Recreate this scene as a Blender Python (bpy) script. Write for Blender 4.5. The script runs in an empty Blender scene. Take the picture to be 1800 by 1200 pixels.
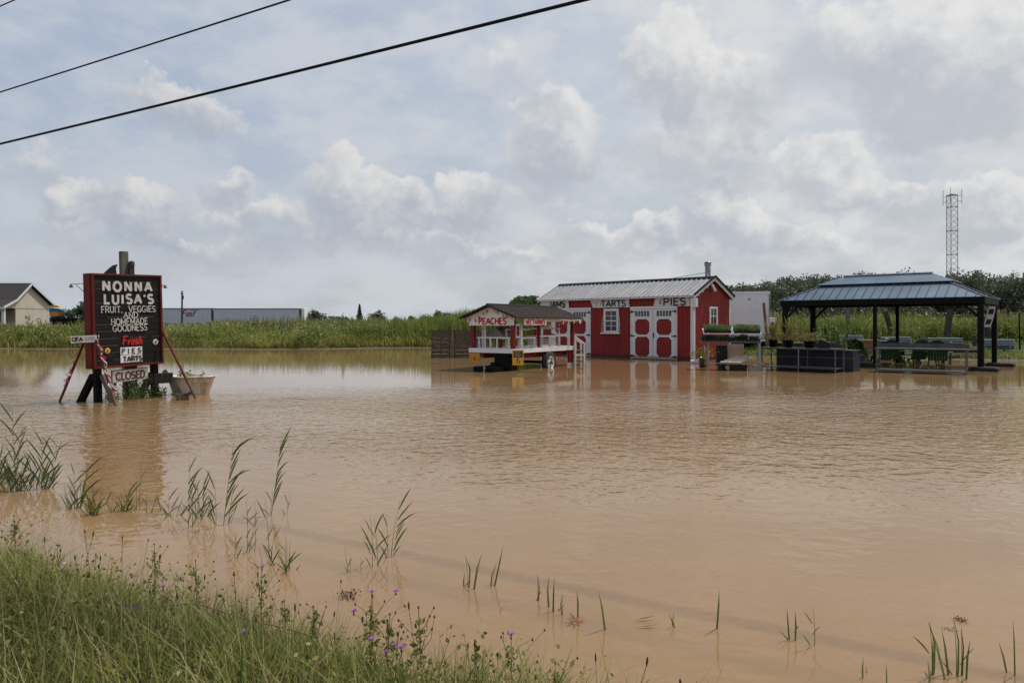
import bpy, math, random
import numpy as np
from mathutils import Vector, Matrix

R = math.radians
S = bpy.context.scene
COL = S.collection
random.seed(7)
RNG = np.random.default_rng(11)

# ------------------------------------------------------------------ camera
F, U0, V0, H = 1268.0, 900.0, 569.7, 1.45        # focal length in photo pixels, horizon row, eye height over the flood
cd = bpy.data.cameras.new("camera")
cd.sensor_width = 36.0
cd.lens = F / 1800 * 36.0
cd.shift_y = -(600 - V0) / 1800
cd.clip_start = 0.05
cd.clip_end = 9000
cam = bpy.data.objects.new("camera", cd)
cam.location = (0, 0, H)
cam.rotation_euler = (R(90), 0, 0)
COL.objects.link(cam)
S.camera = cam

# ------------------------------------------------------------------ light
SUN_EL = R(61)
SUN_DIR = Vector((0.87 * math.cos(SUN_EL), 0.49 * math.cos(SUN_EL), math.sin(SUN_EL))).normalized()
sd = bpy.data.lights.new("sun", 'SUN')
sd.energy = 3.0
sd.angle = R(1.6)
sd.color = (1.0, 0.95, 0.87)
sun = bpy.data.objects.new("sun", sd)
sun.rotation_euler = SUN_DIR.to_track_quat('Z', 'Y').to_euler()
sun.location = (20, 10, 40)
COL.objects.link(sun)

S.view_settings.view_transform = 'Standard'
S.view_settings.look = 'None'
S.view_settings.exposure = 0.08
S.view_settings.gamma = 1.0
S.view_settings.use_curve_mapping = False

# ------------------------------------------------------------------ sky: Nishita air with cumulus banks fixed in sky directions
W = bpy.data.worlds.new("World")
S.world = W
W.use_nodes = True
nt = W.node_tree
nt.nodes.clear()
def wn(t, **k):
    n = nt.nodes.new(t)
    for a, b in k.items(): setattr(n, a, b)
    return n
def L(a, b): nt.links.new(a, b)
def wmath(op, a, b=None, c=None, clamp=False):
    n = wn('ShaderNodeMath', operation=op, use_clamp=clamp)
    for i, x in enumerate((a, b, c)):
        if x is None: continue
        if isinstance(x, (int, float)): n.inputs[i].default_value = x
        else: L(x, n.inputs[i])
    return n.outputs[0]
def wvec(op, a, b=None, c=None):
    n = wn('ShaderNodeVectorMath', operation=op)
    for i, x in enumerate((a, b, c)):
        if x is None: continue
        if isinstance(x, (tuple, list)): n.inputs[i].default_value = x
        else: L(x, n.inputs[i])
    return n.outputs['Value'] if op in ('DOT_PRODUCT', 'LENGTH') else n.outputs[0]
def wmix(fac, a, b):
    n = wn('ShaderNodeMix', data_type='RGBA')
    if isinstance(fac, (int, float)): n.inputs[0].default_value = fac
    else: L(fac, n.inputs[0])
    for i, x in ((6, a), (7, b)):
        if isinstance(x, tuple): n.inputs[i].default_value = (*x, 1)
        else: L(x, n.inputs[i])
    return n.outputs[2]
def wramp(x, lo, hi, smooth=True):
    n = wn('ShaderNodeMapRange', interpolation_type='SMOOTHSTEP' if smooth else 'LINEAR')
    L(x, n.inputs[0]); n.inputs[1].default_value = lo; n.inputs[2].default_value = hi
    return n.outputs[0]
def wnoise(vec, scale, detail=5, rough=.55):
    n = wn('ShaderNodeTexNoise'); L(vec, n.inputs['Vector'])
    n.inputs['Scale'].default_value = scale; n.inputs['Detail'].default_value = detail
    n.inputs['Roughness'].default_value = rough
    return n
sky = wn('ShaderNodeTexSky', sky_type='NISHITA', sun_disc=False)
sky.sun_elevation = SUN_EL
sky.sun_rotation = math.atan2(SUN_DIR.x, SUN_DIR.y)
sky.air_density = 1.2; sky.dust_density = 3.5; sky.ozone_density = 1.2
tc = wn('ShaderNodeTexCoord')
sep = wn('ShaderNodeSeparateXYZ'); L(tc.outputs['Generated'], sep.inputs[0])
az = wmath('ARCTAN2', sep.outputs[0], sep.outputs[1])
el = wmath('ARCSINE', sep.outputs[2])
cmb = wn('ShaderNodeCombineXYZ'); L(az, cmb.inputs[0]); L(el, cmb.inputs[1])
P = cmb.outputs[0]
# billow: warp the lookup so cloud outlines are cauliflower shaped
nz = wnoise(P, 13.0, 5, .55)
nz2 = wnoise(P, 42.0, 5, .6)
w1 = wvec('SCALE', wvec('SUBTRACT', nz.outputs['Color'], (.5, .5, .5)), None); w1n = w1.node; w1n.inputs['Scale'].default_value = .11
w2 = wvec('SCALE', wvec('SUBTRACT', nz2.outputs['Color'], (.5, .5, .5)), None); w2.node.inputs['Scale'].default_value = .034
PW = wvec('ADD', wvec('ADD', P, w1), w2)
CLOUDS = [  # direction (photo rows and columns), half sizes, weight
 (615, 322, 82, 46, 1.5), (700, 345, 62, 40, 1.3), (650, 392, 100, 26, .8), (820, 335, 44, 40, 1.2), (815, 375, 66, 26, 1.0), (400, 312, 50, 26, 1.0), (385, 360, 70, 34, .7),
 (235, 362, 70, 40, 1.3), (115, 348, 50, 32, 1.1), (190, 398, 120, 22, .7), (300, 172, 88, 36, 1.0), (395, 200, 62, 30, .6), (55, 285, 60, 34, .6),
 (985, 212, 74, 56, 1.3), (960, 262, 90, 46, 1.0), (930, 350, 90, 24, .6), (1175, 92, 86, 58, 1.35), (1270, 140, 110, 62, 1.0), (880, 130, 80, 40, .5),
 (1215, 255, 128, 58, 1.15), (1285, 372, 88, 38, 1.3), (1330, 402, 130, 26, .8), (1145, 402, 52, 26, 1.0), (1030, 408, 84, 26, .8),
 (1690, 85, 180, 105, 1.6), (1500, 70, 140, 66, 1.0), (1640, 190, 110, 40, .9), (1450, 292, 96, 48, 1.1), (1560, 335, 110, 34, .8), (1745, 352, 92, 38, 1.1), (1680, 395, 120, 28, .8),
 (720, 425, 120, 24, .7), (500, 388, 90, 40, .8), (360, 432, 130, 24, .7), (130, 425, 120, 22, .7), (900, 450, 150, 22, .7), (1400, 432, 130, 24, .8), (1180, 445, 130, 20, .7)]
num = den = None
for (u, v, ru, rv, wt) in CLOUDS:
    a0 = math.atan((u - U0) / F)
    e0 = math.atan((V0 - v) / F * math.cos(a0))
    ra = ru / F * math.cos(a0) ** 2 * 1.25; re = rv / F * math.cos(a0) * 1.45; re *= 1.12; e0 -= re * .22
    q = wvec('MULTIPLY_ADD', PW, (1 / ra, 1 / re, 0), (-a0 / ra, -e0 / re, 0))
    d2 = wvec('DOT_PRODUCT', q, q)
    w = wmath('MULTIPLY', wmath('SUBTRACT', 1.0, d2, clamp=True), wt)
    t = wvec('DOT_PRODUCT', q, (.25, .97, 0))
    if num is None: num = wmath('MULTIPLY', w, t); den = w
    else: num = wmath('MULTIPLY_ADD', w, t, num); den = wmath('ADD', den, w)
rel = wmath('DIVIDE', num, wmath('ADD', den, .02))            # -1 under a cloud .. +1 on its crown
fb = wnoise(wvec('MULTIPLY', P, (1, 1.9, 1)), 5.5, 7, .6)       # thin layer between the banks
dens = wmath('ADD', wmath('MULTIPLY', den, .75), wmath('MULTIPLY', wmath('SUBTRACT', nz2.outputs[0], .5), .5))
edge = wramp(wmath('ADD', rel, wmath('MULTIPLY', wmath('SUBTRACT', nz.outputs[0], .5), .8)), -.6, .7)   # crowns are crisp, undersides melt into the haze
cov = wn('ShaderNodeMapRange', interpolation_type='SMOOTHSTEP'); L(dens, cov.inputs[0]); cov.inputs[1].default_value = .03
L(wmath('MULTIPLY_ADD', edge, -.62, 1.05), cov.inputs[2]); cov = cov.outputs[0]
fine = wmath('MULTIPLY', wmath('SUBTRACT', nz2.outputs[0], .5), 1.0)
lit = wramp(wmath('ADD', wmath('ADD', rel, fine), wmath('MULTIPLY', wmath('SUBTRACT', nz.outputs[0], .5), 1.5)), -.42, .98)
SKY_K = 0.075
k = 1 / SKY_K
veil_hi = (.50 * k, .545 * k, .60 * k)
veil_lo = (.525 * k, .56 * k, .605 * k)
# right-hand side (towards the sun) is brighter, the upper left is bluer
sunside = wramp(az, -.6, .55)
clear = wmix(sunside, (.41 * k, .49 * k, .62 * k), (.61 * k, .645 * k, .69 * k))
clear = wmix(wramp(el, 0.02, .3), veil_lo, clear)
air = wmix(.82, sky.outputs[0], clear)
thin = wmix(sunside, (.515 * k, .555 * k, .615 * k), (.685 * k, .69 * k, .70 * k))
air = wmix(wmath('MULTIPLY', wramp(fb.outputs[0], .38, .62), .85), air, thin)
shade = wmix(sunside, (.375 * k, .415 * k, .48 * k), (.455 * k, .48 * k, .53 * k))
crown = wmix(sunside, (.71 * k, .695 * k, .67 * k), (.79 * k, .78 * k, .76 * k))
ccol = wmix(lit, shade, crown)
ccol = wmix(wramp(el, .10, .0), ccol, veil_lo)
out = wmix(wmath('MULTIPLY', cov, .80), air, ccol)
bg = wn('ShaderNodeBackground'); bg.inputs['Strength'].default_value = SKY_K
L(out, bg.inputs['Color'])
wo = wn('ShaderNodeOutputWorld'); L(bg.outputs[0], wo.inputs[0])
W.cycles.sampling_method = 'MANUAL'
W.cycles.sample_map_resolution = 512

# ------------------------------------------------------------------ small helpers
def px(u, d): return (u - U0) / F * d                 # metres to the right at distance d
def pz(v, d): return H - (v - V0) / F * d             # height at distance d
def dist(v): return H * F / (v - V0)                  # where the flood surface lies at that row
class MB:
    """Collects boxes, bars, tubes and plates; build() links them as one mesh object."""
    def __init__(s): s.v = []; s.f = []; s.m = []; s.sm = []
    def add(s, vs, fs, m=0, smooth=False):
        o = len(s.v); s.v += [tuple(p) for p in vs]
        for f in fs: s.f.append([i + o for i in f]); s.m.append(m); s.sm.append(smooth)
    def poly(s, pts, m=0): s.add(pts, [list(range(len(pts)))], m)
    def box(s, x0, x1, y0, y1, z0, z1, m=0):
        s.add([(x0,y0,z0),(x1,y0,z0),(x1,y1,z0),(x0,y1,z0),(x0,y0,z1),(x1,y0,z1),(x1,y1,z1),(x0,y1,z1)],
              [(0,3,2,1),(4,5,6,7),(0,1,5,4),(1,2,6,5),(2,3,7,6),(3,0,4,7)], m)
    def bar(s, p, q, w, h=None, m=0, up=(0, 0, 1), roll=0.0):
        p, q = Vector(p), Vector(q); h = h or w
        d = (q - p).normalized(); upv = Vector(up)
        if abs(d.dot(upv)) > .98: upv = Vector((0, 1, 0))
        a = d.cross(upv).normalized(); b = a.cross(d).normalized()
        if roll: a, b = a * math.cos(roll) + b * math.sin(roll), b * math.cos(roll) - a * math.sin(roll)
        a *= w / 2; b *= h / 2
        s.add([p-a-b, p+a-b, p+a+b, p-a+b, q-a-b, q+a-b, q+a+b, q-a+b],
              [(0,3,2,1),(4,5,6,7),(0,1,5,4),(1,2,6,5),(2,3,7,6),(3,0,4,7)][::1], m)
    def tube(s, pts, r, n=8, m=0, r2=None, cap=True):
        pts = [Vector(p) for p in pts]; k = len(pts); vs = []; fs = []
        for i, p in enumerate(pts):
            d = (pts[min(i+1, k-1)] - pts[max(i-1, 0)]).normalized()
            upv = Vector((0, 0, 1)) if abs(d.z) < .9 else Vector((0, 1, 0))
            a = d.cross(upv).normalized(); b = a.cross(d).normalized()
            rr = r if r2 is None else r + (r2 - r) * i / (k - 1)
            for j in range(n):
                t = 2 * math.pi * j / n
                vs.append(p + a * (rr * math.cos(t)) + b * (rr * math.sin(t)))
        for i in range(k - 1):
            for j in range(n):
                fs.append((i*n+j, i*n+(j+1) % n, (i+1)*n+(j+1) % n, (i+1)*n+j))
        s.add(vs, fs, m, True)
        if cap and n > 2:
            s.add(vs[:n], [list(range(n))[::-1]], m); s.add(vs[-n:], [list(range(n))], m)
    def lathe(s, prof, n=20, c=(0, 0, 0), m=0, sx=1, sy=1, axis='z', smooth=True):
        vs = []; fs = []
        for (r, z) in prof:
            for j in range(n):
                t = 2 * math.pi * j / n
                x, y = r * math.cos(t) * sx, r * math.sin(t) * sy
                vs.append((c[0]+x, c[1]+y, c[2]+z) if axis == 'z' else (c[0]+x, c[1]+z, c[2]+y))
        for i in range(len(prof) - 1):
            for j in range(n):
                fs.append((i*n+j, i*n+(j+1) % n, (i+1)*n+(j+1) % n, (i+1)*n+j))
        s.add(vs, fs, m, smooth)
    def prism(s, pts, off, m=0):
        """Plate: polygon pts (3D) extruded by the vector off."""
        n = len(pts); o = Vector(off); A = [Vector(p) for p in pts]; B = [p + o for p in A]
        s.add(A + B, [list(range(n)), list(range(2*n-1, n-1, -1))] + [(i, i+n, (i+1) % n + n, (i+1) % n) for i in range(n)], m)
    def build(s, name, mats, parent=None, bevel=0.0, loc=None):
        me = bpy.data.meshes.new(name)
        me.from_pydata(s.v, [], s.f)
        if not isinstance(mats, (list, tuple)): mats = [mats]
        for q in mats: me.materials.append(q)
        me.polygons.foreach_set('material_index', s.m)
        me.polygons.foreach_set('use_smooth', s.sm)
        me.update()
        import bmesh
        bm = bmesh.new(); bm.from_mesh(me); bmesh.ops.recalc_face_normals(bm, faces=bm.faces); bm.to_mesh(me); bm.free()
        o = bpy.data.objects.new(name, me); COL.objects.link(o)
        if parent: o.parent = parent
        if loc: o.location = loc
        if bevel:
            b = o.modifiers.new('edge', 'BEVEL'); b.width = bevel; b.segments = 2; b.limit_method = 'ANGLE'
        return o
def tag(o, label=None, cat=None, group=None, kind=None):
    if label: o['label'] = label
    if cat: o['category'] = cat
    if group: o['group'] = group
    if kind: o['kind'] = kind
    return o
def thing(name, label, cat, loc=(0, 0, 0), rz=0.0, group=None):
    o = bpy.data.objects.new(name, None); COL.objects.link(o)
    o.empty_display_size = .2
    o.location = loc; o.rotation_euler = (0, 0, rz)
    return tag(o, label, cat, group)
def copy_tree(o, parent=None):
    c = o.copy(); COL.objects.link(c)
    if parent: c.parent = parent
    for ch in [x for x in bpy.data.objects if x.parent == o]: copy_tree(ch, c)
    return c
def np_mesh(name, V_, F_, mats, midx=None, parent=None, smooth=False):
    """Large mesh straight from arrays; F_ is (n,3) or (n,4)."""
    me = bpy.data.meshes.new(name); k_ = F_.shape[1]
    me.vertices.add(len(V_)); me.vertices.foreach_set('co', np.asarray(V_, np.float32).ravel())
    me.loops.add(F_.size); me.loops.foreach_set('vertex_index', np.asarray(F_, np.int32).ravel())
    me.polygons.add(len(F_)); me.polygons.foreach_set('loop_start', np.arange(0, F_.size, k_, dtype=np.int32))
    for q in (mats if isinstance(mats, (list, tuple)) else [mats]): me.materials.append(q)
    if midx is not None: me.polygons.foreach_set('material_index', np.asarray(midx, np.int32))
    if smooth: me.polygons.foreach_set('use_smooth', np.ones(len(F_), bool))
    me.update(calc_edges=True)
    o = bpy.data.objects.new(name, me); COL.objects.link(o)
    if parent: o.parent = parent
    return o

# ------------------------------------------------------------------ materials
def newmat(name):
    m = bpy.data.materials.new(name); m.use_nodes = True
    return m, m.node_tree, m.node_tree.nodes['Principled BSDF']
def mat(name, col, rough=.6, metal=0.0, var=.25, scale=3.0, bump=0.0, bscale=40.0, dirt=None, dirt_amt=.5, dirt_scale=2.0, stretch=(1, 1, 1), groove=None, spec=.5, stain_shade=None):
    """Painted / wooden / metal surface: colour mottled by noise, optional stains, board grooves and fine bump."""
    m, t, b = newmat(name)
    N = t.nodes.new; K = t.links.new
    co = N('ShaderNodeTexCoord'); mp = N('ShaderNodeMapping'); mp.inputs['Scale'].default_value = stretch
    K(co.outputs['Object'], mp.inputs[0])
    nz = N('ShaderNodeTexNoise'); nz.inputs['Scale'].default_value = scale; nz.inputs['Detail'].default_value = 6
    K(mp.outputs[0], nz.inputs['Vector'])
    rmp = N('ShaderNodeMapRange'); rmp.inputs[1].default_value = .3; rmp.inputs[2].default_value = .7
    rmp.inputs[3].default_value = 1 - var; rmp.inputs[4].default_value = 1 + var
    K(nz.outputs[0], rmp.inputs[0])
    mx = N('ShaderNodeMix'); mx.data_type = 'RGBA'; mx.blend_type = 'MULTIPLY'; mx.inputs[0].default_value = 1
    mx.inputs[6].default_value = (*col, 1); K(rmp.outputs[0], mx.inputs[7])
    c = mx.outputs[2]
    if dirt:
        n2 = N('ShaderNodeTexNoise'); n2.inputs['Scale'].default_value = dirt_scale; n2.inputs['Detail'].default_value = 8; n2.inputs['Roughness'].default_value = .7
        K(mp.outputs[0], n2.inputs['Vector'])
        r2 = N('ShaderNodeMapRange'); r2.interpolation_type = 'SMOOTHSTEP'; r2.inputs[1].default_value = .48; r2.inputs[2].default_value = .68; r2.inputs[4].default_value = dirt_amt
        K(n2.outputs[0], r2.inputs[0])
        m2 = N('ShaderNodeMix'); m2.data_type = 'RGBA'; K(r2.outputs[0], m2.inputs[0]); K(c, m2.inputs[6]); m2.inputs[7].default_value = (*dirt, 1)
        c = m2.outputs[2]
    if stain_shade:                                                      # muddy tide mark; on the shed reds it also paints the base shade
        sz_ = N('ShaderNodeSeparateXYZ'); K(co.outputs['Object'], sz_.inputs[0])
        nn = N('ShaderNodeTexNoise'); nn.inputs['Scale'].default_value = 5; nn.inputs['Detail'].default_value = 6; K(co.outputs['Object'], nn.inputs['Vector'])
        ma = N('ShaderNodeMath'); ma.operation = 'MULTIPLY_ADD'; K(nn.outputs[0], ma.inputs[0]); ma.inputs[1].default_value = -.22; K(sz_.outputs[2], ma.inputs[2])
        rs = N('ShaderNodeMapRange'); rs.interpolation_type = 'SMOOTHSTEP'; rs.inputs[1].default_value = stain_shade[0] - .16; rs.inputs[2].default_value = stain_shade[0] - .07; rs.inputs[3].default_value = .85; rs.inputs[4].default_value = 0
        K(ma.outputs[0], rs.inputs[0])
        m5 = N('ShaderNodeMix'); m5.data_type = 'RGBA'; K(rs.outputs[0], m5.inputs[0]); K(c, m5.inputs[6]); m5.inputs[7].default_value = (*stain_shade[1], 1); c = m5.outputs[2]
    K(c, b.inputs['Base Color'])
    b.inputs['Roughness'].default_value = rough; b.inputs['Metallic'].default_value = metal
    b.inputs['Specular IOR Level'].default_value = spec
    hgt = None
    if bump:
        n3 = N('ShaderNodeTexNoise'); n3.inputs['Scale'].default_value = bscale; n3.inputs['Detail'].default_value = 4
        K(mp.outputs[0], n3.inputs['Vector'])
        bp = N('ShaderNodeBump'); bp.inputs['Strength'].default_value = bump; bp.inputs['Distance'].default_value = .01
        K(n3.outputs[0], bp.inputs['Height']); K(bp.outputs[0], b.inputs['Normal']); hgt = bp
    if groove:
        axis, pitch, width = groove
        sp = N('ShaderNodeSeparateXYZ'); K(co.outputs['Object'], sp.inputs[0])
        if axis == 'xy':
            ad = N('ShaderNodeMath'); ad.operation = 'ADD'; K(sp.outputs[0], ad.inputs[0]); K(sp.outputs[1], ad.inputs[1]); src = ad.outputs[0]
        else: src = sp.outputs['xyz'.index(axis)]
        dv = N('ShaderNodeMath'); dv.operation = 'DIVIDE'; K(src, dv.inputs[0]); dv.inputs[1].default_value = pitch
        fr = N('ShaderNodeMath'); fr.operation = 'FRACT'; K(dv.outputs[0], fr.inputs[0])
        pg = N('ShaderNodeMath'); pg.operation = 'PINGPONG'; K(fr.outputs[0], pg.inputs[0]); pg.inputs[1].default_value = .5
        rr = N('ShaderNodeMapRange'); rr.inputs[1].default_value = 0; rr.inputs[2].default_value = width / pitch
        K(pg.outputs[0], rr.inputs[0])
        bq = N('ShaderNodeBump'); bq.inputs['Strength'].default_value = 1; bq.inputs['Distance'].default_value = .02
        K(rr.outputs[0], bq.inputs['Height'])
        if hgt: K(hgt.outputs[0], bq.inputs['Normal'])
        K(bq.outputs[0], b.inputs['Normal'])
    return m
def leafmat(name, cols, rough=.55, trans=.25):
    """Foliage: each leaf or blade (mesh island) takes its own colour from the ramp."""
    m, t, b = newmat(name)
    N = t.nodes.new; K = t.links.new
    g = N('ShaderNodeNewGeometry'); r = N('ShaderNodeValToRGB'); r.color_ramp.interpolation = 'LINEAR'
    el_ = r.color_ramp.elements
    while len(el_) < len(cols): el_.new(.5)
    for i, c in enumerate(cols): el_[i].position = i / (len(cols) - 1); el_[i].color = (*c, 1)
    K(g.outputs['Random Per Island'], r.inputs[0])
    # broad clumps of paler and darker growth
    co = N('ShaderNodeTexCoord'); nz = N('ShaderNodeTexNoise'); nz.inputs['Scale'].default_value = .55; nz.inputs['Detail'].default_value = 4
    K(co.outputs['Object'], nz.inputs['Vector'])
    rm = N('ShaderNodeMapRange'); rm.inputs[1].default_value = .32; rm.inputs[2].default_value = .68; rm.inputs[3].default_value = .62; rm.inputs[4].default_value = 1.35
    K(nz.outputs[0], rm.inputs[0])
    mx = N('ShaderNodeMix'); mx.data_type = 'RGBA'; mx.blend_type = 'MULTIPLY'; mx.inputs[0].default_value = 1
    K(r.outputs[0], mx.inputs[6]); K(rm.outputs[0], mx.inputs[7])
    K(mx.outputs[2], b.inputs['Base Color']); b.inputs['Roughness'].default_value = rough; b.inputs['Specular IOR Level'].default_value = .3
    tr = N('ShaderNodeBsdfTranslucent'); K(mx.outputs[2], tr.inputs[0])
    ms = N('ShaderNodeMixShader'); ms.inputs[0].default_value = trans
    K(b.outputs[0], ms.inputs[1]); K(tr.outputs[0], ms.inputs[2])
    K(ms.outputs[0], t.nodes['Material Output'].inputs[0])
    return m
M = {}
M['red_siding'] = mat('red_siding', (.205, .0135, .0125), .62, var=.24, scale=1.2, groove=('xy', .2, .012), bump=.15, bscale=60, stretch=(1, 1, .25), spec=.3, stain_shade=(.16, (.045, .018, .012)))  # band at the wall foot holds mud and a painted strip of shade
M['red_panel'] = mat('red_panel', (.20, .0125, .013), .55, var=.18, scale=3, spec=.3, stain_shade=(.14, (.05, .02, .013)))
M['red_paint'] = mat('red_paint', (.20, .0125, .0105), .5, var=.3, scale=5, dirt=(.08, .018, .013), dirt_amt=.6, dirt_scale=3, spec=.3)
M['red_frame'] = mat('red_frame', (.115, .009, .008), .6, var=.35, scale=4, dirt=(.055, .02, .014), dirt_amt=.7, dirt_scale=3, spec=.25, stain_shade=(.3, (.09, .05, .03)))
M['red_bright'] = mat('red_bright', (.45, .02, .023), .55, var=.12, spec=.3)
M['white_trim'] = mat('white_trim', (.60, .61, .63), .5, var=.10, dirt=(.42, .39, .35), dirt_amt=.45, dirt_scale=3, stain_shade=(.15, (.20, .14, .09)))
M['white_paint'] = mat('white_paint', (.72, .71, .70), .5, var=.08, dirt=(.45, .40, .34), dirt_amt=.35, dirt_scale=4)
M['white_clean'] = mat('white_clean', (.74, .73, .72), .55, var=.06)
M['cloth_white'] = mat('cloth_white', (.54, .53, .52), .85, var=.14, scale=4, dirt=(.40, .36, .33), dirt_amt=.5, dirt_scale=3)
M['cream'] = mat('cream', (.47, .42, .35), .8, var=.08, scale=1.5, bump=.1)
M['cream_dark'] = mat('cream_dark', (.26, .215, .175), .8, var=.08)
M['shingle'] = mat('shingle', (.045, .041, .043), .9, var=.3, scale=14, bump=.4, bscale=12, spec=.2)
M['brown_roof'] = mat('brown_roof', (.030, .021, .019), .8, var=.35, scale=6, bump=.3, bscale=30, dirt=(.05, .04, .035), dirt_amt=.5, spec=.25)
M['roof_metal'] = mat('roof_metal', (.33, .325, .335), .42, metal=.25, var=.18, scale=1.5, stretch=(4, .6, 1), dirt=(.20, .19, .19), dirt_amt=.45, dirt_scale=1.2)
M['roof_blue'] = mat('roof_blue', (.072, .122, .178), .42, metal=.25, var=.2, scale=1.4, dirt=(.052, .092, .135), dirt_amt=.6, dirt_scale=1.1)
M['black_metal'] = mat('black_metal', (.0045, .005, .0062), .6, var=.25, scale=6, spec=.12)
M['black_plastic'] = mat('black_plastic', (.007, .007, .008), .55, var=.2, scale=9, spec=.3)
M['rubber'] = mat('rubber', (.018, .018, .018), .8, var=.2, scale=12, dirt=(.10, .07, .05), dirt_amt=.3)
M['steel'] = mat('steel', (.115, .11, .105), .42, metal=.6, var=.25, scale=5, dirt=(.07, .06, .05), dirt_amt=.5)
M['steel_top'] = mat('steel_top', (.080, .079, .086), .45, metal=.5, var=.3, scale=3, dirt=(.05, .045, .042), dirt_amt=.6)
M['galv'] = mat('galv', (.26, .26, .26), .35, metal=.8, var=.35, scale=7, stretch=(1, 1, .3))
M['slate_box'] = mat('slate_box', (.020, .025, .036), .6, var=.2, scale=3, dirt=(.032, .036, .045), dirt_amt=.4, spec=.3)
M['glass'] = mat('glass', (.02, .026, .032), .08, var=.3, scale=4, spec=.7)
M['board_black'] = mat('board_black', (.0085, .009, .0098), .65, var=.35, scale=4, stretch=(.4, 1, 6), bump=.2, bscale=30, dirt=(.022, .022, .022), dirt_amt=.4, dirt_scale=2, spec=.2)
M['lettering_white'] = mat('lettering_white', (.52, .50, .475), .7, var=.25, scale=12)
M['lettering_black'] = mat('lettering_black', (.018, .02, .026), .7, var=.2, scale=8)
M['maroon'] = mat('maroon', (.09, .012, .014), .7, var=.2)
M['grey_wood'] = mat('grey_wood', (.115, .105, .092), .85, var=.35, scale=6, stretch=(3, 3, .5), bump=.5, bscale=25)
M['dark_wood'] = mat('dark_wood', (.035, .03, .027), .8, var=.4, scale=5, stretch=(3, 3, .6), bump=.4)
M['brown_wood'] = mat('brown_wood', (.14, .09, .055), .8, var=.35, scale=6, stretch=(3, 3, .6), bump=.4)
M['pallet_wood'] = mat('pallet_wood', (.095, .076, .062), .9, var=.55, scale=4, stretch=(1.2, 1.2, 7), bump=.5, dirt=(.032, .026, .022), dirt_amt=.75, dirt_scale=3, spec=.2)
M['pale_wood'] = mat('pale_wood', (.52, .42, .32), .7, var=.15, scale=5, dirt=(.18, .13, .09), dirt_amt=.5, dirt_scale=7)
M['plank_wood'] = mat('plank_wood', (.26, .20, .145), .8, var=.3, scale=5, stretch=(1, 4, 4))
M['terracotta'] = mat('terracotta', (.30, .17, .115), .8, var=.2)
M['enamel'] = mat('enamel', (.54, .47, .38), .4, var=.1, dirt=(.22, .12, .06), dirt_amt=.85, dirt_scale=3.2, stretch=(1.6, 1.6, .5))
M['yellow'] = mat('yellow', (.62, .33, .02), .55, var=.12)
M['orange'] = mat('orange', (.55, .21, .02), .6, var=.12)
M['teal'] = mat('teal', (.02, .13, .17), .6, var=.1)
M['green_plastic'] = mat('green_plastic', (.016, .055, .018), .5, var=.15, scale=4, spec=.3)
M['bed_blue'] = mat('bed_blue', (.035, .058, .088), .5, metal=.2, var=.2, spec=.3)
M['bed_stripe'] = mat('bed_stripe', (.40, .42, .45), .5, var=.15)
M['trailer_grey'] = mat('trailer_grey', (.46, .49, .56), .5, var=.09, scale=.6, stretch=(6, 1, .5), dirt=(.34, .35, .39), dirt_amt=.4)
M['trailer_white'] = mat('trailer_white', (.68, .70, .74), .5, var=.06, scale=.8, dirt=(.52, .52, .52), dirt_amt=.4)
M['cable'] = mat('cable', (.008, .008, .009), .7, var=.1, spec=.2)
M['tower'] = mat('tower', (.33, .27, .25), .7, var=.2, spec=.2)
M['tan'] = mat('tan', (.30, .25, .20), .8, var=.2)
M['pink_flower'] = mat('pink_flower', (.55, .40, .42), .7, var=.1)
M['purple_flower'] = mat('purple_flower', (.34, .10, .36), .7, var=.2)
M['blue_flower'] = mat('blue_flower', (.30, .35, .85), .7, var=.15)
M['seed_brown'] = mat('seed_brown', (.085, .055, .035), .9, var=.35)
M['white_flower'] = leafmat('white_flower', [(.40, .42, .27), (.62, .62, .50)], .8, .35)
M['field_grass'] = leafmat('field_grass', [(.13, .15, .032), (.24, .25, .058), (.33, .31, .08), (.42, .36, .13)], trans=.45)
M['field_green'] = leafmat('field_green', [(.085, .13, .026), (.16, .21, .045), (.25, .275, .065)], trans=.45)
M['field_dry'] = leafmat('field_dry', [(.22, .175, .075), (.35, .28, .12), (.28, .21, .11), (.22, .22, .07)], trans=.4)
M['lawn'] = leafmat('lawn', [(.11, .16, .03), (.19, .24, .05), (.26, .27, .08)], trans=.4)
M['tree_leaf'] = leafmat('tree_leaf', [(.045, .072, .026), (.08, .115, .04), (.115, .15, .055)], trans=.35)
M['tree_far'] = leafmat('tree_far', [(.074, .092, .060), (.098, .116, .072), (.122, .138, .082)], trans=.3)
M['bank_grass'] = leafmat('bank_grass', [(.075, .105, .02), (.15, .18, .036), (.22, .24, .055), (.29, .28, .08), (.42, .355, .17)], trans=.42)
M['reed_leaf'] = leafmat('reed_leaf', [(.08, .125, .03), (.135, .18, .045), (.20, .235, .065)], trans=.4)
M['reed_dry'] = leafmat('reed_dry', [(.26, .21, .10), (.36, .29, .15)], trans=.3)
M['weed_leaf'] = leafmat('weed_leaf', [(.10, .14, .03), (.185, .215, .05), (.27, .275, .08)], trans=.4)
M['pot_green'] = leafmat('pot_green', [(.05, .085, .026), (.09, .13, .04), (.13, .165, .05)], trans=.35)
M['seed_green'] = leafmat('seed_green', [(.09, .14, .035), (.15, .21, .055), (.2, .25, .085)], trans=.4)
M['pot_dark'] = leafmat('pot_dark', [(.012, .022, .010), (.022, .038, .015), (.035, .055, .022)])
M['pot_yellow'] = leafmat('pot_yellow', [(.10, .11, .02), (.26, .22, .03), (.20, .19, .04)])
M['pot_pale'] = leafmat('pot_pale', [(.16, .15, .045), (.26, .21, .07), (.11, .125, .035)], trans=.35)
M['pot_red'] = leafmat('pot_red', [(.14, .04, .03), (.09, .05, .03)])
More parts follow.
